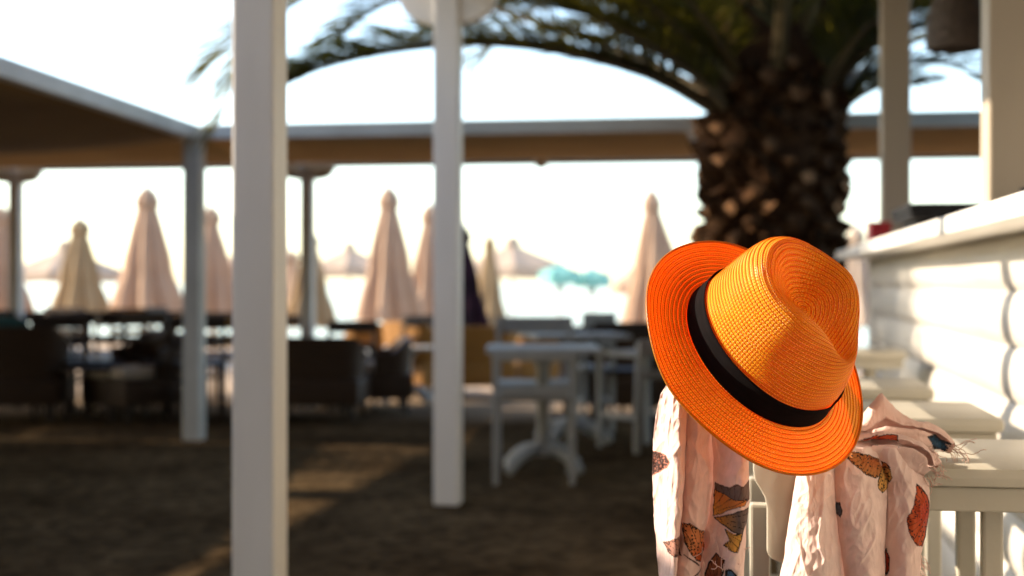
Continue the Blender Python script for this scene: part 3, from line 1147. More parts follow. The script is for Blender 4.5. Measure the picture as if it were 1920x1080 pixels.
# ------------------------------------------------------------------ terrace furniture
def rattan_armchair(px, fwd, rz, label, mat='rattan', w=0.62, h=0.68, cush=True):
    r = thing('rattan_armchair', G(px, fwd), rz, label, 'armchair', 'rattan armchairs on the terrace')
    m = MB()
    m.box((-w / 2, -0.30, 0.12), (w / 2, 0.30, 0.32))
    m.build('seat_box', M[mat], r, bevel=0.02, smooth=35)
    # wrapped back, curved in plan (back at -y)
    pts = []
    for i in range(17):
        a = PI * i / 16
        ca_ = math.cos(a)
        pts.append((-(w / 2) * math.copysign(abs(ca_) ** 0.45, ca_), -0.30 * math.sin(a) ** 0.45 + 0.02))
    rows_o = []
    for z, s, fr in ((0.321, 1.0, 1), (0.5, 1.03, 1), (h, 1.07, 1)):
        rows_o.append([(x * s, y * s - 0.03 * (z - 0.3), z - (0.12 * abs(math.cos(PI * i / 16)) ** 8 if z == h else 0)) for i, (x, y) in enumerate(pts)])
    rows_i = [[(x * 0.88, y * 0.86, z) for x, y, z in row] for row in reversed(rows_o)]
    m = MB()
    m.grid(rows_o + rows_i)
    m.build('backrest', M[mat], r, smooth=40)
    for sx in (-1, 1):
        for sy in (-1, 1):
            m = MB()
            m.tube([(sx * (w / 2 - 0.05), sy * 0.25, 0), (sx * (w / 2 - 0.06), sy * 0.24, 0.121)], [0.018, 0.022], 8)
            m.build('leg', M['dark_wood'], r)
    if cush:
        m = MB()
        m.box((-w / 2 * 0.8, -0.20, 0.322), (w / 2 * 0.8, 0.29, 0.41))
        m.build('cushion', M['cushion'], r, bevel=0.03, smooth=40)
    return r


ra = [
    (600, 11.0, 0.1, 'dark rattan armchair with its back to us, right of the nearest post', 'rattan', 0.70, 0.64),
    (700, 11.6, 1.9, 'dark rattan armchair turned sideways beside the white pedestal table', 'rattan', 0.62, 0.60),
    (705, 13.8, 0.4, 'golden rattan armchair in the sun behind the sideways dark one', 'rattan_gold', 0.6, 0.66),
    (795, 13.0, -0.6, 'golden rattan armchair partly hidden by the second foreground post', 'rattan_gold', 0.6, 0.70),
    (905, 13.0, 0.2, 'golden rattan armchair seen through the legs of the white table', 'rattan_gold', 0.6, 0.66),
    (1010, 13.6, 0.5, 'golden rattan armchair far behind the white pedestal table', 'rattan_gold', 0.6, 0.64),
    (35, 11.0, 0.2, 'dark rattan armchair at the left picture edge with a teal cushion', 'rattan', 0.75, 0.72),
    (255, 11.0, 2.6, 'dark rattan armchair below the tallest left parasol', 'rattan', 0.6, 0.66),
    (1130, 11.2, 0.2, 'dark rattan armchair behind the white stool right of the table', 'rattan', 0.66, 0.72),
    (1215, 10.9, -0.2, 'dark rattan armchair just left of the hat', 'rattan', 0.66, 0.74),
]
for a in ra:
    rattan_armchair(*a)
tp = P(50, 605, 10.7)
c = MB()
rows = []
for i in range(13):
    q = i / 12 * PI
    rows.append([(0.20 * math.cos(q) * (1 if abs(math.cos(q)) < .99 else 1), 0.06 * math.sin(q) * math.cos(2 * PI * k / 20), 0.14 * math.sin(q) ** 0.5 * math.sin(2 * PI * k / 20)) for k in range(20)])
c.grid(rows, True)
teal = c.build('cushion', M['teal'], None, smooth=0)
teal.location = (G(35, 11.0).x, G(35, 11.0).y - 0.20, 0.66)
tag(teal, 'dark teal cushion propped on the leftmost rattan armchair', 'cushion')


def low_table(px, fwd, label, mat='dark_wood', h=0.42, w=0.55):
    r = thing('low_table', G(px, fwd), 0.1, label, 'table', 'low terrace tables')
    m = MB()
    m.box((-w / 2, -w / 2, h - 0.035), (w / 2, w / 2, h))
    m.build('table_top', M[mat], r, bevel=0.006)
    for sx in (-1, 1):
        for sy in (-1, 1):
            m = MB()
            m.box((sx * (w / 2 - 0.04) - 0.02, sy * (w / 2 - 0.04) - 0.02, 0), (sx * (w / 2 - 0.04) + 0.02, sy * (w / 2 - 0.04) + 0.02, h - 0.0355))
            m.build('leg', M[mat], r, bevel=0.004)
    return r


low_table(170, 11.0, 'dark low table among the left armchairs')
low_table(345, 11.2, 'dark low table left of the slim corner post', 'dark_wood', 0.44)
low_table(655, 12.2, 'pale low table behind the two dark armchairs', 'far_white', 0.46, 0.6)


def pedestal_table(loc, rz, label, top=0.70, w=0.66, post=0.035):
    r = thing('pedestal_table', loc, rz, label, 'table', 'white pedestal tables')
    m = MB()
    m.box((-w / 2, -w / 2, top - 0.03), (w / 2, w / 2, top))
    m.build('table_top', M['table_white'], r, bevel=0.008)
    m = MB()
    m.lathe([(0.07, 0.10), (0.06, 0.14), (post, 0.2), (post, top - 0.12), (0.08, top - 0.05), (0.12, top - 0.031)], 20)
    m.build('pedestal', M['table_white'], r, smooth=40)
    for k in range(4):
        a = PI / 4 + k * PI / 2
        ca, sa = math.cos(a), math.sin(a)
        m = MB()
        pts = []
        for i in range(9):
            q = i / 8
            d = 0.04 + 0.235 * q
            z = 0.135 - 0.105 * q ** 2.2
            pts.append((d * ca, d * sa, z))
        m.tube(pts, [0.036 - 0.006 * i / 8 for i in range(9)], 8)
        m.build('foot', M['table_white'], r, smooth=50)
    return r


def slat_chair(loc, rz, label, seat=0.45, back=0.86, w=0.43, mat='table_white', name='white_chair', group='white wooden chairs on the terrace', rail=0.10):
    r = thing(name, loc, rz, label, 'chair', group)
    d = 0.42
    m = MB()
    m.box((-w / 2, -d / 2, seat - 0.03), (w / 2, d / 2, seat))
    m.build('seat', M[mat], r, bevel=0.008)
    for sx in (-1, 1):
        m = MB()
        m.bar((sx * (w / 2 - 0.02), d / 2 - 0.02, 0), (sx * (w / 2 - 0.02), d / 2 - 0.02, seat - 0.031), 0.032, 0.032, (0, 1, 0))
        m.build('leg', M[mat], r, bevel=0.004)
        m = MB()
        m.bar((sx * (w / 2 - 0.02), -d / 2 - 0.021, 0), (sx * (w / 2 - 0.02), -d / 2 - 0.05, back - 0.02), 0.032, 0.03, (0, 1, 0))
        m.build('back_leg', M[mat], r, bevel=0.004)
    m = MB()
    m.box((-w / 2 + 0.041 - 0.04, -d / 2 - 0.08, back - rail), (w / 2 - 0.001, -d / 2 - 0.058, back))
    m.build('back_rail', M[mat], r, bevel=0.006)
    m = MB()
    m.box((-w / 2 + 0.041, -d / 2 - 0.055, back - 0.24), (w / 2 - 0.041, -d / 2 - 0.035, back - 0.19))
    m.build('back_slat', M[mat], r, bevel=0.004)
    for sx in (-1, 1):
        m = MB()
        m.box((sx * (w / 2 - 0.02) - 0.01, -d / 2 + 0.01, 0.2), (sx * (w / 2 - 0.02) + 0.01, d / 2 - 0.041, 0.23))
        m.build('stretcher', M[mat], r, bevel=0.003)
    return r


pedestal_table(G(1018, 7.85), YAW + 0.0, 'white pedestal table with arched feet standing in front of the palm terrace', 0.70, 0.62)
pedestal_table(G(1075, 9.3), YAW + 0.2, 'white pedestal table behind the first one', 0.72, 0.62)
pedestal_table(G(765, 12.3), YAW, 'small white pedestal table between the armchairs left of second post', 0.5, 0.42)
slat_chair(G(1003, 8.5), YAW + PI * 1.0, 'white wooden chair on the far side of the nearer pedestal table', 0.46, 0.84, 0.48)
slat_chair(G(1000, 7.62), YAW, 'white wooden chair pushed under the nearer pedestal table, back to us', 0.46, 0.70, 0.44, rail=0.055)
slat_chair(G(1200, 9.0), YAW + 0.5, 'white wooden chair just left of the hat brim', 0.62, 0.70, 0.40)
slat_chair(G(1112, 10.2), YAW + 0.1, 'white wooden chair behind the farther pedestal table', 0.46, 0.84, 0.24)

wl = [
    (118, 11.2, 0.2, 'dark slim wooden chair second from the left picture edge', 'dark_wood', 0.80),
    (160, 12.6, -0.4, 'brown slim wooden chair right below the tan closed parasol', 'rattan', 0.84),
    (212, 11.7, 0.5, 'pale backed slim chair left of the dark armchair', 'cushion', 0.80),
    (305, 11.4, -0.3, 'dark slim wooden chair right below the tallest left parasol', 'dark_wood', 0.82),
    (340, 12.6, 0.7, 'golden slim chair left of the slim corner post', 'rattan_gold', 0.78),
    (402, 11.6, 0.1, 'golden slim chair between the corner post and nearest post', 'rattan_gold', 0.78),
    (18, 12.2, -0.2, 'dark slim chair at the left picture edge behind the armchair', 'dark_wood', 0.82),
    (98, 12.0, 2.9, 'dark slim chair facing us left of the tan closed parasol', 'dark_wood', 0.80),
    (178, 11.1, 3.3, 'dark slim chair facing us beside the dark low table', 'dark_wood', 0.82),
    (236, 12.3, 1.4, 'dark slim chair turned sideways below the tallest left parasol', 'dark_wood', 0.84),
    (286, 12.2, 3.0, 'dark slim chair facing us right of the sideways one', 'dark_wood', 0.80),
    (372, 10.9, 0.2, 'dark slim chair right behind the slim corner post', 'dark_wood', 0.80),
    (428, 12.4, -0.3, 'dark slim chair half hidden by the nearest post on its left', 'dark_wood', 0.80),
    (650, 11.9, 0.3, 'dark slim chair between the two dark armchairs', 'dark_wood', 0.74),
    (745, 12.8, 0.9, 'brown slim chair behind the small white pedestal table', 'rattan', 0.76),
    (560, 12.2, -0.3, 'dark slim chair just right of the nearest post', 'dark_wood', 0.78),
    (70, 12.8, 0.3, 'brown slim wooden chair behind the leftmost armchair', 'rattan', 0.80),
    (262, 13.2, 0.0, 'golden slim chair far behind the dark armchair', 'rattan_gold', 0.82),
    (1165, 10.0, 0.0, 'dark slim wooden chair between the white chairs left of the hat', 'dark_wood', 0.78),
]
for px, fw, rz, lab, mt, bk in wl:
    slat_chair(G(px, fw), YAW + rz, lab, 0.45, bk, 0.42, mt, 'wooden_chair', 'slim wooden chairs on the terrace')

# ------------------------------------------------------------------ things on and over the bar
bt = thing('tray', (0.72, 5.45, 1.2165), 0.02, 'black shallow tray lying on the bar counter', 'tray')
c = MB()
c.box((-0.13, -0.26, 0.06), (0.13, 0.26, 0.085))
c.build('tray_plate', M['black'], bt, bevel=0.01, smooth=35)
for (a, b) in (((-0.135, -0.265, 0.086), (-0.12, 0.265, 0.115)), ((0.12, -0.265, 0.086), (0.135, 0.265, 0.115)),
               ((-0.119, -0.265, 0.086), (0.119, -0.25, 0.115)), ((-0.119, 0.25, 0.086), (0.119, 0.265, 0.115))):
    c = MB()
    c.box(a, b)
    c.build('rim', M['black'], bt, bevel=0.004)
c = MB()
c.box((-0.10, -0.2, 0.0), (0.10, 0.2, 0.059))
c.build('tray_foot', M['black'], bt, bevel=0.01)
rb = thing('napkin_box', (0.585, 6.25, 1.2165), 0.15, 'red box standing on the far part of the counter', 'box')
c = MB()
c.box((-0.045, -0.035, 0), (0.045, 0.035, 0.08))
c.build('body', M['red'], rb, bevel=0.008, smooth=35)
c = MB()
c.box((-0.048, -0.038, 0.0805), (0.048, 0.038, 0.093))
c.build('lid', M['red'], rb, bevel=0.006, smooth=35)
bb = thing('bottle', (0.615, 3.25, 1.2165), 0, 'small black topped bottle at the right end of the counter', 'bottle')
c = MB()
c.lathe([(0.018, 0), (0.02, 0.004), (0.02, 0.02), (0.012, 0.028)], 16)
c.build('body', M['black'], bb, smooth=40)
c = MB()
c.lathe([(0.010, 0.0285), (0.012, 0.032), (0.011, 0.04), (0.004, 0.043)], 16)
c.build('cap', M['black'], bb, smooth=40)
pl = thing('pendant_lamp', P(1793, 92, 4.9), 0, 'dark wicker bell lamp hanging at upper right between posts', 'lamp')
c = MB()
pr = [(0.10, 0.0), (0.103, 0.03), (0.10, 0.10), (0.085, 0.16), (0.055, 0.21), (0.03, 0.235)]
inn = [(r - 0.006, z) for r, z in reversed(pr)]
rows = [[(r * math.cos(2 * PI * k / 28), r * math.sin(2 * PI * k / 28), z) for k in range(28)] for r, z in pr + inn + [pr[0]]]
c.grid(rows, True)
c.build('lamp_shade', M['wicker'], pl, smooth=50)
c = MB()
c.tube([(0, 0, 0.23), (0, 0, 2.69 - pl.location.z)], 0.006, 8)
c.build('cord', M['black'], pl)
c = MB()
c.lathe([(0.015, 0.17), (0.02, 0.12), (0.03, 0.09), (0.022, 0.06), (0.004, 0.05)], 14)
c.build('bulb', M['glow'], pl, smooth=40)

# ------------------------------------------------------------------ hat
HW = Vector((0.345, 0.525, 0.78)).normalized()           # crown axis: right, up, towards camera
HF = Vector((0.56, -0.83, 0.0))
HF = (HF - HW * HF.dot(HW)).normalized()                # front of the hat


def cam2w(v):
    return RIGHT * v.x + UP * v.y - FWD * v.z


hw, hf = cam2w(HW), cam2w(HF)
hs = hw.cross(hf)
HAT_AT = P(1424, 662, 1.80)
hat = thing('straw_hat', HAT_AT, 0, 'bright orange straw trilby hat with black ribbon hung on the stool back', 'hat')
hat.rotation_euler = Matrix((hf, hs, hw)).transposed().to_euler()

HA, HB = 0.111, 0.0835      # half length and width of the head opening
ROW = 0.0056                 # braid width


def cr1(pts, n):
    pts = [Vector((a, b, 0)) for a, b in pts]
    return [cat(pts, i / (n - 1)) for i in range(n)]


def sm(a, b, x):
    t = min(1, max(0, (x - a) / (b - a)))
    return t * t * (3 - 2 * t)


def crown_deform(x, y, z):
    # sloping top, a little lower towards the front
    z *= 1.0 - 0.10 * sm(0.0, 0.085, x)
    zz = z
    z = z / CROWN_H
    up = sm(0.035, 0.112, z)
    # front pinch: sides drawn in towards the front
    pin = sm(0.0, 0.085, x) * up
    x = x * (1 - 0.17 * pin)
    y2 = y * (1 - 0.17 * pin)
    # teardrop crease in the top
    wid = 0.040 - 0.016 * sm(-0.03, 0.07, x)
    top = sm(0.080, 0.106, z)
    dep = 0.044 * sm(-0.078, -0.015, x) * (1 - 0.35 * sm(0.05, 0.085, x))
    z2 = zz - dep * top * math.exp(-(y2 / wid) ** 2 * 1.1)
    # hollow either side of the front ridge
    hol = 0.007 * math.exp(-((x - 0.055) / 0.028) ** 2) * math.exp(-((z - 0.082) / 0.028) ** 2)
    y2 -= math.copysign(hol, y) * min(1, abs(y) / 0.02)
    return Vector((x, y2, z2))


def hat_grid(name, ring_fn, length_fn, nrings, nseg, v0, dirn=1):
    """ring_fn(i, theta) -> point ; rows follow arc length"""
    P0 = [[ring_fn(i / (nrings - 1), 2 * PI * k / nseg) for k in range(nseg)] for i in range(nrings)]
    # mean arc length
    s = [0.0]
    for i in range(1, nrings):
        d = sum((P0[i][k] - P0[i - 1][k]).length for k in range(0, nseg, 8)) / len(range(0, nseg, 8))
        s.append(s[-1] + d)
    rows, uvs = [], []
    for i in range(nrings):
        row, ur = [], []
        for k in range(nseg):
            p = P0[i][k]
            a = P0[min(i + 1, nrings - 1)][k] - P0[max(i - 1, 0)][k]
            b = P0[i][(k + 1) % nseg] - P0[i][k - 1]
            n = b.cross(a) if dirn > 0 else a.cross(b)
            if n.length > 1e-12:
                n.normalize()
            v = s[i] / ROW + v0 + k / nseg
            fr = v - math.floor(v)
            bulge = 0.0009 * (abs(math.sin(PI * fr)) ** 0.5) + 0.0004 * fr
            row.append(p + n * bulge)
            rr = math.hypot(p.x, p.y)
            rrow = max(0.006, round((math.floor(v) + 0.5 - v0) * ROW / 0.006) * 0.006)
            ur.append((2 * PI * k / nseg, v, rr))
        rows.append(row)
        uvs.append(ur)
    return rows, uvs, s


def build_hat_part(name, rows, uvs, ncount, parent, thick):
    nr, nc = len(rows), len(rows[0])
    me = bpy.data.meshes.new(name)
    vs = [tuple(p) for r in rows for p in r]
    fs = []
    for i in range(nr - 1):
        for j in range(nc):
            j2 = (j + 1) % nc
            fs.append((i * nc + j, i * nc + j2, (i + 1) * nc + j2, (i + 1) * nc + j))
    me.from_pydata(vs, [], fs)
    ul = me.uv_layers.new(name='braid')
    data = np.zeros((len(fs), 4, 2), dtype=np.float32)
    f = 0
    for i in range(nr - 1):
        # number of plait stitches in this row, constant inside one braid row
        vv = uvs[i][0][1]
        rmean = sum(u[2] for u in uvs[i][::16]) / len(uvs[i][::16])
        cnt = max(4, round(ncount(vv, rmean)))
        for j in range(nc):
            th0 = j / nc
            th1 = (j + 1) / nc
            v00, v01 = uvs[i][j][1], uvs[i + 1][j][1]
            data[f] = ((th0 * cnt, v00), (th1 * cnt, v00 + 1 / nc), (th1 * cnt, v01 + 1 / nc), (th0 * cnt, v01))
            f += 1
    ul.data.foreach_set('uv', data.ravel())
    me.polygons.foreach_set('use_smooth', [True] * len(fs))
    me.materials.append(M['straw'])
    me.update()
    o = bpy.data.objects.new(name, me)
    COL.objects.link(o)
    o.parent = parent
    if thick:
        sd = o.modifiers.new('thickness', 'SOLIDIFY')
        sd.thickness = thick
        sd.offset = -1
    return o


crown_prof = [(0.0, 0.118), (0.20, 0.119), (0.42, 0.120), (0.60, 0.119), (0.72, 0.1155), (0.80, 0.109), (0.855, 0.098),
              (0.892, 0.082), (0.92, 0.064), (0.948, 0.044), (0.975, 0.022), (1.0, 0.0), (1.012, -0.004)]
CROWN_H = 1.31
NR = 280
cp_pts = cr1([(a, b * CROWN_H) for a, b in crown_prof], 1200)
# resample evenly by arc length
acc = [0.0]
for i in range(1, len(cp_pts)):
    dk_ = Vector(((cp_pts[i].x - cp_pts[i - 1].x) * 0.091, cp_pts[i].y - cp_pts[i - 1].y, 0)).length
    acc.append(acc[-1] + dk_)


def prof_at(t):
    tgt = t * acc[-1]
    lo, hi = 0, len(acc) - 1
    while hi - lo > 1:
        mid_ = (lo + hi) // 2
        if acc[mid_] <= tgt:
            lo = mid_
        else:
            hi = mid_
    u = (tgt - acc[lo]) / max(1e-9, acc[hi] - acc[lo])
    return cp_pts[lo].lerp(cp_pts[hi], u)


prof_cache = {}


def crown_pt(t, th):
    if t not in prof_cache:
        prof_cache[t] = prof_at(t)
    q = prof_cache[t]
    k = q.x
    x, y = HA * k * math.cos(th), HB * k * math.sin(th)
    return crown_deform(x, y, q.y)


rows, uvs, s_cr = hat_grid('crown', crown_pt, None, NR, 400, 0.0, 1)


def crown_cnt(v, r):
    # stitches follow the undented radius
    t = v * ROW / s_cr[-1]
    q = prof_at(min(1, max(0.02, t)))
    rr = 0.091 * math.floor(q.x * 0.091 / 0.0035) * 0.0035 / 0.091 if q.x > 0.1 else 0.004
    return 2 * PI * rr / 0.0037


build_hat_part('crown', rows, uvs, crown_cnt, hat, 0)

BW = 0.0600


def brim_pt(t, th):
    c_, s_ = math.cos(th), math.sin(th)
    wdt = BW * (1 - 0.06 * c_)
    r_in_x, r_in_y = HA * 1.0, HB * 1.0
    nx, ny = c_ / HA, s_ / HB
    l = math.hypot(nx, ny)
    nx, ny = nx / l, ny / l
    x = r_in_x * c_ + nx * wdt * t
    y = r_in_y * s_ + ny * wdt * t
    back = sm(-0.15, -0.95, c_) if c_ < -0.15 else 0
    back = 0 if c_ > -0.15 else (lambda u: u * u * (3 - 2 * u))(min(1, (-0.15 - c_) / 0.75))
    front = 0 if c_ < 0.2 else (lambda u: u * u * (3 - 2 * u))(min(1, (c_ - 0.2) / 0.7))
    side = abs(s_) ** 2
    z = -0.014 * t ** 1.1 + 0.019 * back * t ** 2.0 - 0.006 * front * t ** 1.3 + 0.006 * side * t ** 2.5
    shrink = 1 - 0.02 * back * t
    return Vector((x * shrink, y * (1 - 0.02 * back * t), z))


rows, uvs, s_br = hat_grid('brim', brim_pt, None, 92, 480, 0.0, 1)
build_hat_part('brim', rows, uvs, lambda v, r: 2 * PI * (0.095 + math.floor(v) * ROW) / 0.0037, hat, 0)
# rolled edge of the brim
m = MB()
edge = [brim_pt(1.0, 2 * PI * k / 160) for k in range(160)]
rows = []
for k in range(160):
    p = edge[k]
    d = (edge[(k + 1) % 160] - edge[k - 1]).normalized()
    out = d.cross(Vector((0, 0, 1))).normalized()
    u_ = out.cross(d)
    rows.append([p + (out * math.cos(2 * PI * j / 8) + u_ * math.sin(2 * PI * j / 8)) * 0.0015 for j in range(8)])
rows.append(rows[0])
m.grid(rows, True)
eo = m.build('edge_binding', M['straw'], hat, smooth=0)
eo.data.uv_layers.new(name='braid')
# ribbon
m = MB()
rows = []
for i in range(9):
    z = 0.0025 + 0.041 * i / 8
    # crown scale at that height
    k_ = None
    for q in reversed(cp_pts):
        if q.y >= z:
            k_ = q.x
            break
    row = []
    for k in range(160):
        th = 2 * PI * k / 160
        p = crown_deform(HA * k_ * math.cos(th), HB * k_ * math.sin(th), z)
        rr = Vector((p.x, p.y, 0)).normalized() * (0.0022 + (0.0006 if i in (0, 8) else 0))
        row.append(p + rr)
    rows.append(row)
m.grid(rows, True)
ro = m.build('hat_band', M['ribbon'], hat, smooth=0)
sd = ro.modifiers.new('thickness', 'SOLIDIFY')
sd.thickness = 0.0008

# ------------------------------------------------------------------ scarf
PINK = (0.91, 0.69, 0.62)
PINK2 = (0.93, 0.75, 0.69)


def hash2(a, b):
    h = np.sin(a * 12.9898 + b * 78.233) * 43758.5453
    return h - np.floor(h)


def poly_dist(px, py, poly):
    """signed distance to polygon outline, negative inside"""
    poly = np.array(poly, dtype=float)
    d = np.full(px.shape, 1e9)
    inside = np.zeros(px.shape, bool)
    n = len(poly)
    for i in range(n):
        ax, ay = poly[i]
        bx, by = poly[(i + 1) % n]
        ex, ey = bx - ax, by - ay
        t = np.clip(((px - ax) * ex + (py - ay) * ey) / (ex * ex + ey * ey + 1e-9), 0, 1)
        d = np.minimum(d, np.hypot(px - ax - t * ex, py - ay - t * ey))
        cond = ((ay > py) != (by > py))
        with np.errstate(divide='ignore', invalid='ignore'):
            xc = (bx - ax) * (py - ay) / (by - ay + 1e-12) + ax
        inside ^= cond & (px < xc)
    return np.where(inside, -d, d)


def paint_wing(col, px, py, poly, root, base, dark, bord=3.0, veins=7, spots=0.0, accent=None, scallop=0.0):
    """a printed butterfly wing: field, veins from the root, spots and a dark lobed margin"""
    jx = px + 0.5 * np.sin(py * 0.3)
    jy = py + 0.5 * np.sin(px * 0.33)
    d = poly_dist(jx, jy, poly)
    ins = d < 0
    if not ins.any():
        return
    base, dark = np.array(base), np.array(dark)
    ang = np.arctan2(jy - root[1], jx - root[0])
    rad = np.hypot(jx - root[0], jy - root[1])
    c = np.repeat(base[None, :], len(px), 0) * (0.85 + 0.3 * hash2(np.floor(px / 2.5), np.floor(py / 2.5)))[:, None]
    if accent is not None:
        w = np.clip((rad - 14) / 26, 0, 1)[:, None]
        c = c * (1 - w) + np.array(accent) * w
    vein = np.abs(((ang / (2 * PI) * veins * 4) % 1) - 0.5) * 2
    vm = (vein > 0.9) & (rad > 6)
    c[vm] = dark
    if spots:
        cx, cy = np.floor(jx / 7), np.floor(jy / 7)
        ox, oy = hash2(cx, cy) * 4 + 1.5, hash2(cy + 3, cx) * 4 + 1.5
        sp = np.hypot(jx - cx * 7 - ox, jy - cy * 7 - oy) < 1.7
        sp &= hash2(cx + 9, cy + 1) < spots
        c[sp] = dark
    per = np.sin(ang * veins * 4)
    bm_ = d > -(bord * (1 + scallop * per))
    c[bm_] = dark
    ring = (d < -bord * 0.3) & (d > -bord * 0.75) & (per > 0.55) & (scallop > 0)
    c[ring] = np.array(accent if accent is not None else base)
    col[ins] = c[ins]


BLACK = (0.022, 0.013, 0.012)
ORANGE = (0.66, 0.13, 0.022)
RED = (0.50, 0.05, 0.018)
YELL = (0.70, 0.36, 0.07)
BROWN = (0.10, 0.045, 0.035)
PINKISH = (0.62, 0.25, 0.17)


def print_scarf(px, py):
    col = np.empty((len(px), 3))
    w = (0.5 + 0.5 * np.sin(px * 0.013 + py * 0.007))[:, None]
    col[:] = np.array(PINK) * (1 - w) + np.array(PINK2) * w
    W = lambda *a, **k: paint_wing(col, px, py, *a, **k)
    # left fall
    W([(1205, 846), (1232, 845), (1247, 850), (1253, 862), (1247, 874), (1235, 884), (1222, 893), (1205, 880)], (1212, 870), (0.07, 0.03, 0.025), (0.50, 0.19, 0.13), bord=1.5, veins=11, spots=0.8)
    W([(1276, 978), (1290, 974), (1306, 986), (1318, 992), (1320, 1030), (1312, 1050), (1300, 1046), (1290, 1030), (1280, 1010)], (1318, 1048), ORANGE, BLACK, bord=2.6, veins=8, spots=0.6, scallop=0.5, accent=(0.70, 0.26, 0.09))
    W([(1242, 1012), (1256, 1000), (1272, 996), (1270, 1014), (1276, 1036), (1262, 1034), (1248, 1026)], (1280, 1030), (0.30, 0.17, 0.14), BROWN, bord=4, veins=6, scallop=0.5, accent=(0.45, 0.2, 0.13))
    W([(1338, 902), (1352, 906), (1362, 908), (1372, 900), (1382, 904), (1392, 898), (1403, 893), (1404, 912), (1398, 930), (1376, 934), (1356, 926), (1338, 918)], (1370, 960), (0.13, 0.10, 0.09), BROWN, bord=2.5, veins=8, scallop=0.4, accent=(0.16, 0.12, 0.11))
    W([(1337, 916), (1352, 920), (1372, 930), (1392, 926), (1386, 938), (1366, 946), (1350, 958), (1336, 966), (1338, 940)], (1330, 962), YELL, BLACK, bord=1.2, veins=6, accent=(0.66, 0.24, 0.05))
    W([(1336, 968), (1350, 962), (1372, 950), (1394, 942), (1402, 948), (1398, 970), (1386, 980), (1382, 996), (1372, 990), (1358, 984), (1346, 976)], (1336, 968), (0.62, 0.30, 0.06), BLACK, bord=2.0, veins=6, accent=(0.14, 0.10, 0.09))
    W([(1352, 984), (1368, 990), (1384, 990), (1378, 1010), (1372, 1026), (1360, 1022), (1350, 1014), (1360, 1004)], (1350, 984), YELL, BLACK, bord=2.6, veins=5, scallop=0.4)
    W([(1330, 1042), (1340, 1030), (1352, 1040), (1350, 1062), (1346, 1090), (1318, 1094), (1322, 1066)], (1340, 1095), (0.24, 0.05, 0.025), BLACK, bord=2.4, veins=8, accent=(0.40, 0.13, 0.05))
    W([(1352, 1058), (1362, 1054), (1372, 1066), (1376, 1092), (1350, 1094)], (1350, 1092), (0.08, 0.16, 0.28), BLACK, bord=3.2, veins=6)
    W([(1278, 1034), (1281, 1034), (1308, 1054), (1306, 1057)], (1278, 1034), BROWN, BROWN, bord=1)
    W([(1288, 1078), (1312, 1064), (1314, 1067), (1290, 1081)], (1288, 1078), BROWN, BROWN, bord=1)
    W([(1240, 1120), (1280, 1105), (1300, 1140), (1280, 1190), (1250, 1180)], (1300, 1140), ORANGE, BLACK, bord=4, veins=8, spots=0.5, scallop=0.4)
    # right fall
    W([(1566, 846), (1590, 842), (1622, 850), (1660, 866), (1664, 874), (1650, 890), (1636, 894), (1618, 888), (1602, 876), (1588, 862)], (1640, 846), (0.52, 0.13, 0.03), BLACK, bord=3.2, veins=8, spots=0.4, scallop=0.55, accent=(0.56, 0.22, 0.06))
    W([(1652, 874), (1664, 876), (1668, 892), (1662, 914), (1650, 922), (1641, 914), (1640, 898)], (1662, 866), (0.72, 0.38, 0.09), BLACK, bord=2.0, veins=7, spots=0.9, scallop=0.4)
    W([(1711, 902), (1722, 912), (1733, 926), (1739, 944), (1737, 975), (1730, 1000), (1722, 1021), (1708, 1016), (1696, 1000), (1690, 978), (1692, 960), (1702, 944), (1706, 924)], (1738, 958), RED, BLACK, bord=2.6, veins=7, spots=0.35, scallop=0.6, accent=(0.56, 0.09, 0.02))
    W([(1561, 944), (1570, 938), (1575, 952), (1572, 966), (1564, 960)], (1572, 950), (0.10, 0.14, 0.20), BLACK, bord=1.6, veins=4)
    W([(1655, 1032), (1661, 1026), (1664, 1050), (1660, 1076), (1654, 1070)], (1666, 1050), RED, BLACK, bord=1.6, veins=5, accent=(0.62, 0.24, 0.07))
    W([(1500, 1120), (1550, 1100), (1580, 1140), (1540, 1200), (1505, 1180)], (1580, 1140), YELL, BLACK, bord=4, veins=8, spots=0.4, scallop=0.4)
    W([(1640, 1130), (1690, 1120), (1700, 1170), (1660, 1200)], (1690, 1120), RED, BLACK, bord=4, veins=8, spots=0.4, scallop=0.4)
    return col


def project(p):
    q = Vector(p) - Vector((0, 0, CH))
    f = q.dot(FWD)
    return 960 + FPX * q.dot(RIGHT) / f, 530 - FPX * q.z / f


def scarf_sheet(name, rows, root, flat=None, printed=None, thick=0.0008):
    nr, nc = len(rows), len(rows[0])
    m = MB(-root.location)
    m.grid(rows)
    o = m.build(name, M['scarf'], root, smooth=0, fix=False)
    src = flat if flat is not None else rows
    px = np.empty(nr * nc)
    py = np.empty(nr * nc)
    n = 0
    for r in src:
        for p in r:
            px[n], py[n] = project(p)
            n += 1
    col = printed(px, py) if printed else print_scarf(px, py)
    at = o.data.color_attributes.new('print', 'FLOAT_COLOR', 'POINT')
    rgba = np.ones((nr * nc, 4), dtype=np.float32)
    rgba[:, :3] = col
    at.data.foreach_set('color', rgba.ravel())
    sd = o.modifiers.new('thickness', 'SOLIDIFY')
    sd.thickness = thick
    return o


scarf = thing('scarf', (0.05, 1.93, 0.99), 0, 'pale pink gauze scarf with butterfly print draped over the nearest stool', 'scarf')


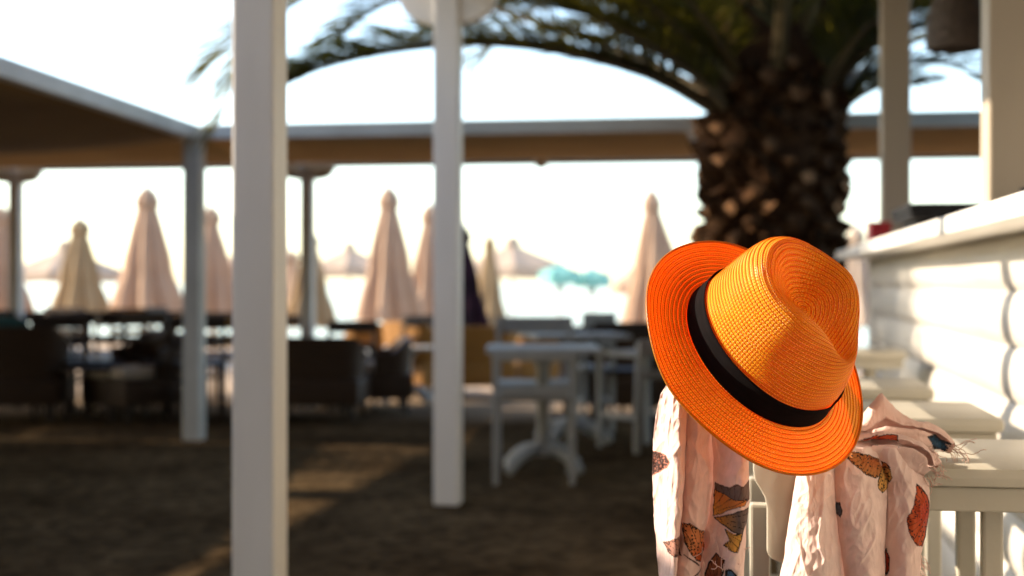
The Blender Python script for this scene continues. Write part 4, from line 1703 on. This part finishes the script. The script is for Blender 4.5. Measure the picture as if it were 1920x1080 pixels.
def crumple(p, amp):
    q = Vector((p.x * 30, p.y * 30, p.z * 9))
    a = noise.noise(q) * 1.0 + noise.noise(q * 2.3 + Vector((5, 1, 2))) * 0.5
    q2 = Vector((p.x * 90, p.y * 60, p.z * 45))
    r = 1 - abs(noise.noise(q2)) * 2.2
    q3 = Vector((p.x * 38 + p.z * 10, p.y * 20, p.z * 16 - p.x * 14))
    r3 = (1 - min(1, abs(noise.noise(q3)) * 2.6)) ** 2
    q4 = Vector((p.x * 70 - p.z * 22, p.y * 20 + 7, p.z * 30))
    r4 = (1 - min(1, abs(noise.noise(q4)) * 2.6)) ** 2
    return amp * (a * 0.8 + 0.35 * r + 0.9 * r3 + 0.4 * r4)


def fall(x_left, x_right, fwd, ytop, ybot, lobes, depth, nu, nv, seed, top_gather=0.0, over=None):
    """gathered cloth hanging in lobes. x_left/x_right are functions of v giving pixel-wide extents at fwd"""
    rows, flat = [], []
    for j in range(nv + 1):
        v = j / nv
        py = ytop + (ybot - ytop) * v
        xl, xr = x_left(py), x_right(py)
        row, frow = [], []
        for i in range(nu + 1):
            u = i / nu
            px = xl + (xr - xl) * u
            # lobe depth
            d, lean = 0.0, 0.0
            for (c0, c1, dp, sk) in lobes:
                a0 = c0(py)
                a1 = c1(py)
                if a0 <= px <= a1:
                    t = (px - a0) / (a1 - a0)
                    d = dp * math.sin(PI * t ** sk) ** 0.62
                    break
            base = P(px, py, fwd)
            g = min(1, 0.35 + v * 1.5)
            p = base - FWD * (d * depth * g)
            p = p - FWD * crumple(p + Vector((seed, 0, 0)), 0.0034)
            p = p + RIGHT * (0.0012 * noise.noise(Vector((seed, p.z * 40, u * 9))))
            row.append(p)
            frow.append(base)
        rows.append(row)
        flat.append(frow)
    return rows, flat


L_ = lambda y0, x0, y1, x1: (lambda py: x0 + (x1 - x0) * (py - y0) / (y1 - y0))


def pw(pts):
    def f(y):
        if y <= pts[0][0]:
            return pts[0][1]
        for (a, xa), (b, xb) in zip(pts, pts[1:]):
            if y <= b:
                t = (y - a) / (b - a)
                return xa + (xb - xa) * t
        return pts[-1][1]
    return f


# left fall, hanging outside the stool back
xl = pw([(640, 1350), (700, 1262), (740, 1238), (800, 1226), (900, 1223), (1000, 1229), (1100, 1237), (1400, 1250)])
xr = pw([(640, 1440), (760, 1412), (860, 1402), (930, 1402), (1000, 1396), (1100, 1390), (1400, 1385)])
c1 = pw([(640, 1375), (740, 1288), (900, 1281), (1080, 1264), (1400, 1270)])
c2 = pw([(640, 1400), (760, 1328), (860, 1336), (960, 1330), (1000, 1318), (1080, 1312), (1400, 1320)])
lob = [(xl, c1, 1.15, 2.2), (c1, c2, 0.7, 0.8), (c2, xr, 1.2, 1.9)]
rows, flat = fall(xl, xr, 1.86, 640, 1330, lob, 0.036, 230, 420, 1.0)
scarf_sheet('scarf_fall', rows, scarf, flat)
# right fall, down the near side of the seat
xl = pw([(840, 1530), (870, 1500), (900, 1492), (1000, 1476), (1080, 1464), (1400, 1450)])
xr = pw([(840, 1690), (880, 1722), (905, 1740), (940, 1742), (1000, 1735), (1040, 1724), (1080, 1722), (1400, 1715)])
c1 = pw([(840, 1570), (880, 1562), (960, 1566), (1080, 1582), (1400, 1590)])
c2 = pw([(840, 1640), (900, 1662), (980, 1660), (1080, 1656), (1400, 1650)])
lob = [(xl, c1, 1.0, 1.0), (c1, c2, 1.1, 0.85), (c2, xr, 0.95, 1.0)]
rows, flat = fall(xl, xr, 1.885, 838, 1330, lob, 0.036, 260, 400, 4.0)
# lay the upper part over the seat
top = []
ftop = []
first, ffirst = rows[0], flat[0]
for k in range(14, 0, -1):
    a = k / 14
    top.append([p + FWD * (0.12 * a) + UP * (0.012 * math.sin(a * PI) + 0.004 * noise.noise(Vector((p.x * 60, a * 4, 1)))) for p in first])
    ftop.append([p + FWD * (0.12 * a) + UP * 0.01 for p in ffirst])
scarf_sheet('scarf_fall', top + rows, scarf, ftop + flat)


# bunched roll on the seat
def roll(name, path, rad, seed, folds, peak=None, printed=None, nu=130, nv=96, amp=0.0022):
    path = [Vector(p) for p in path]
    rows = []
    for i in range(nu + 1):
        u = i / nu
        c = cat(path, u)
        T = (cat(path, min(1, u + 0.02)) - cat(path, max(0, u - 0.02))).normalized()
        S = T.cross(UP).normalized()
        U = S.cross(T)
        f = u * (len(rad) - 1)
        k = min(int(f), len(rad) - 2)
        ry = rad[k][0] + (rad[k + 1][0] - rad[k][0]) * (f - k)
        rz = rad[k][1] + (rad[k + 1][1] - rad[k][1]) * (f - k)
        row = []
        for j in range(nv + 1):
            a = 2 * PI * j / nv * 0.94 + 0.8
            w = 1 + 0.16 * math.sin(folds * a + 3.0 * u + seed) + 0.10 * math.sin((folds + 3) * a - 5 * u + seed * 2)
            w += 0.22 * noise.noise(Vector((math.cos(a) * 1.3 + seed, math.sin(a) * 1.3, u * 4)))
            p = c + S * (ry * w * math.cos(a)) + U * (rz * w * math.sin(a))
            if peak:
                pu, pw_, ph = peak
                g = max(0, 1 - abs(u - pu) / pw_)
                p = p + UP * (ph * g ** 1.6 * max(0, math.sin(a)) ** 3)
            p = p + U * crumple(p + Vector((seed, 2, 0)), amp)
            row.append(p)
        rows.append(row)
    return scarf_sheet(name, rows, scarf, None, printed)


def pr_back(px, py):
    col = np.empty((len(px), 3))
    col[:] = np.array(PINK)
    paint_wing(col, px, py, [(1738, 818), (1752, 814), (1766, 824), (1784, 832), (1776, 846), (1752, 842)], (1760, 846), (0.02, 0.07, 0.13), BLACK, bord=3, veins=6, scallop=0.5)
    return col


def pr_front(px, py):
    col = np.empty((len(px), 3))
    col[:] = np.array(PINK)
    paint_wing(col, px, py, [(1612, 826), (1640, 817), (1672, 814), (1684, 818), (1686, 838), (1680, 832), (1660, 830), (1640, 836), (1622, 836)], (1610, 834), RED, BLACK, bord=2.0, veins=9, accent=(0.55, 0.07, 0.015))
    return col


roll('scarf_roll', [P(1560, 838, 1.93), P(1610, 824, 1.95), P(1655, 812, 1.96), P(1710, 815, 1.965), P(1755, 826, 1.965), P(1785, 840, 1.955)],
     [(0.012, 0.012), (0.02, 0.018), (0.022, 0.022), (0.022, 0.016), (0.019, 0.014), (0.009, 0.006)], 1.3, 3, (0.40, 0.16, 0.030), pr_back)
roll('scarf_roll', [P(1545, 850, 1.90), P(1600, 846, 1.90), P(1650, 848, 1.895), P(1695, 856, 1.89), P(1728, 872, 1.885), P(1742, 886, 1.88)],
     [(0.012, 0.010), (0.018, 0.016), (0.020, 0.022), (0.021, 0.026), (0.020, 0.025), (0.013, 0.018)], 4.1, 3, None, pr_front)
# frayed fringe
m = MB(-scarf.location)
rnd = random.Random(3)


def strand(p, d, n, step, curl, r=0.00055):
    pts = [p]
    for k in range(n):
        d = (d + Vector((rnd.uniform(-1, 1), rnd.uniform(-1, 1), rnd.uniform(-1, 1))) * curl - UP * 0.06).normalized()
        pts.append(pts[-1] + d * step)
    m.tube(pts, [r] * len(pts), 4)


for k in range(26):
    p = P(rnd.uniform(1728, 1752), rnd.uniform(835, 905), 1.875 + rnd.uniform(-.006, .006))
    strand(p, RIGHT * rnd.uniform(0.1, 0.9) - UP * rnd.uniform(-0.2, 1) - FWD * 0.3, 9, 0.0032, 0.55)
for k in range(14):
    p = P(rnd.uniform(1772, 1790), rnd.uniform(832, 850), 1.945)
    strand(p, RIGHT - UP * rnd.uniform(-0.1, 0.45) - FWD * 0.15, rnd.randint(7, 14), 0.0038, 0.42)
for k in range(16):
    p = P(1733 - rnd.uniform(0, 14), rnd.uniform(1020, 1090), 1.885)
    strand(p, RIGHT * 0.5 - UP * 0.8, 7, 0.003, 0.5)
for k in range(12):
    p = P(rnd.uniform(1312, 1388), 1030 + rnd.uniform(-14, 26), 1.825)
    strand(p, RIGHT * rnd.uniform(-1, 1) - UP * 0.5 - FWD * 0.3, 7, 0.003, 0.6)
fr = m.build('fringe', M['scarf'], scarf, smooth=0, fix=False)
fr['kind'] = 'stuff'
at = fr.data.color_attributes.new('print', 'FLOAT_COLOR', 'POINT')
rgba = np.ones((len(fr.data.vertices), 4), dtype=np.float32)
rgba[:, :3] = (0.80, 0.58, 0.50)
at.data.foreach_set('color', rgba.ravel())
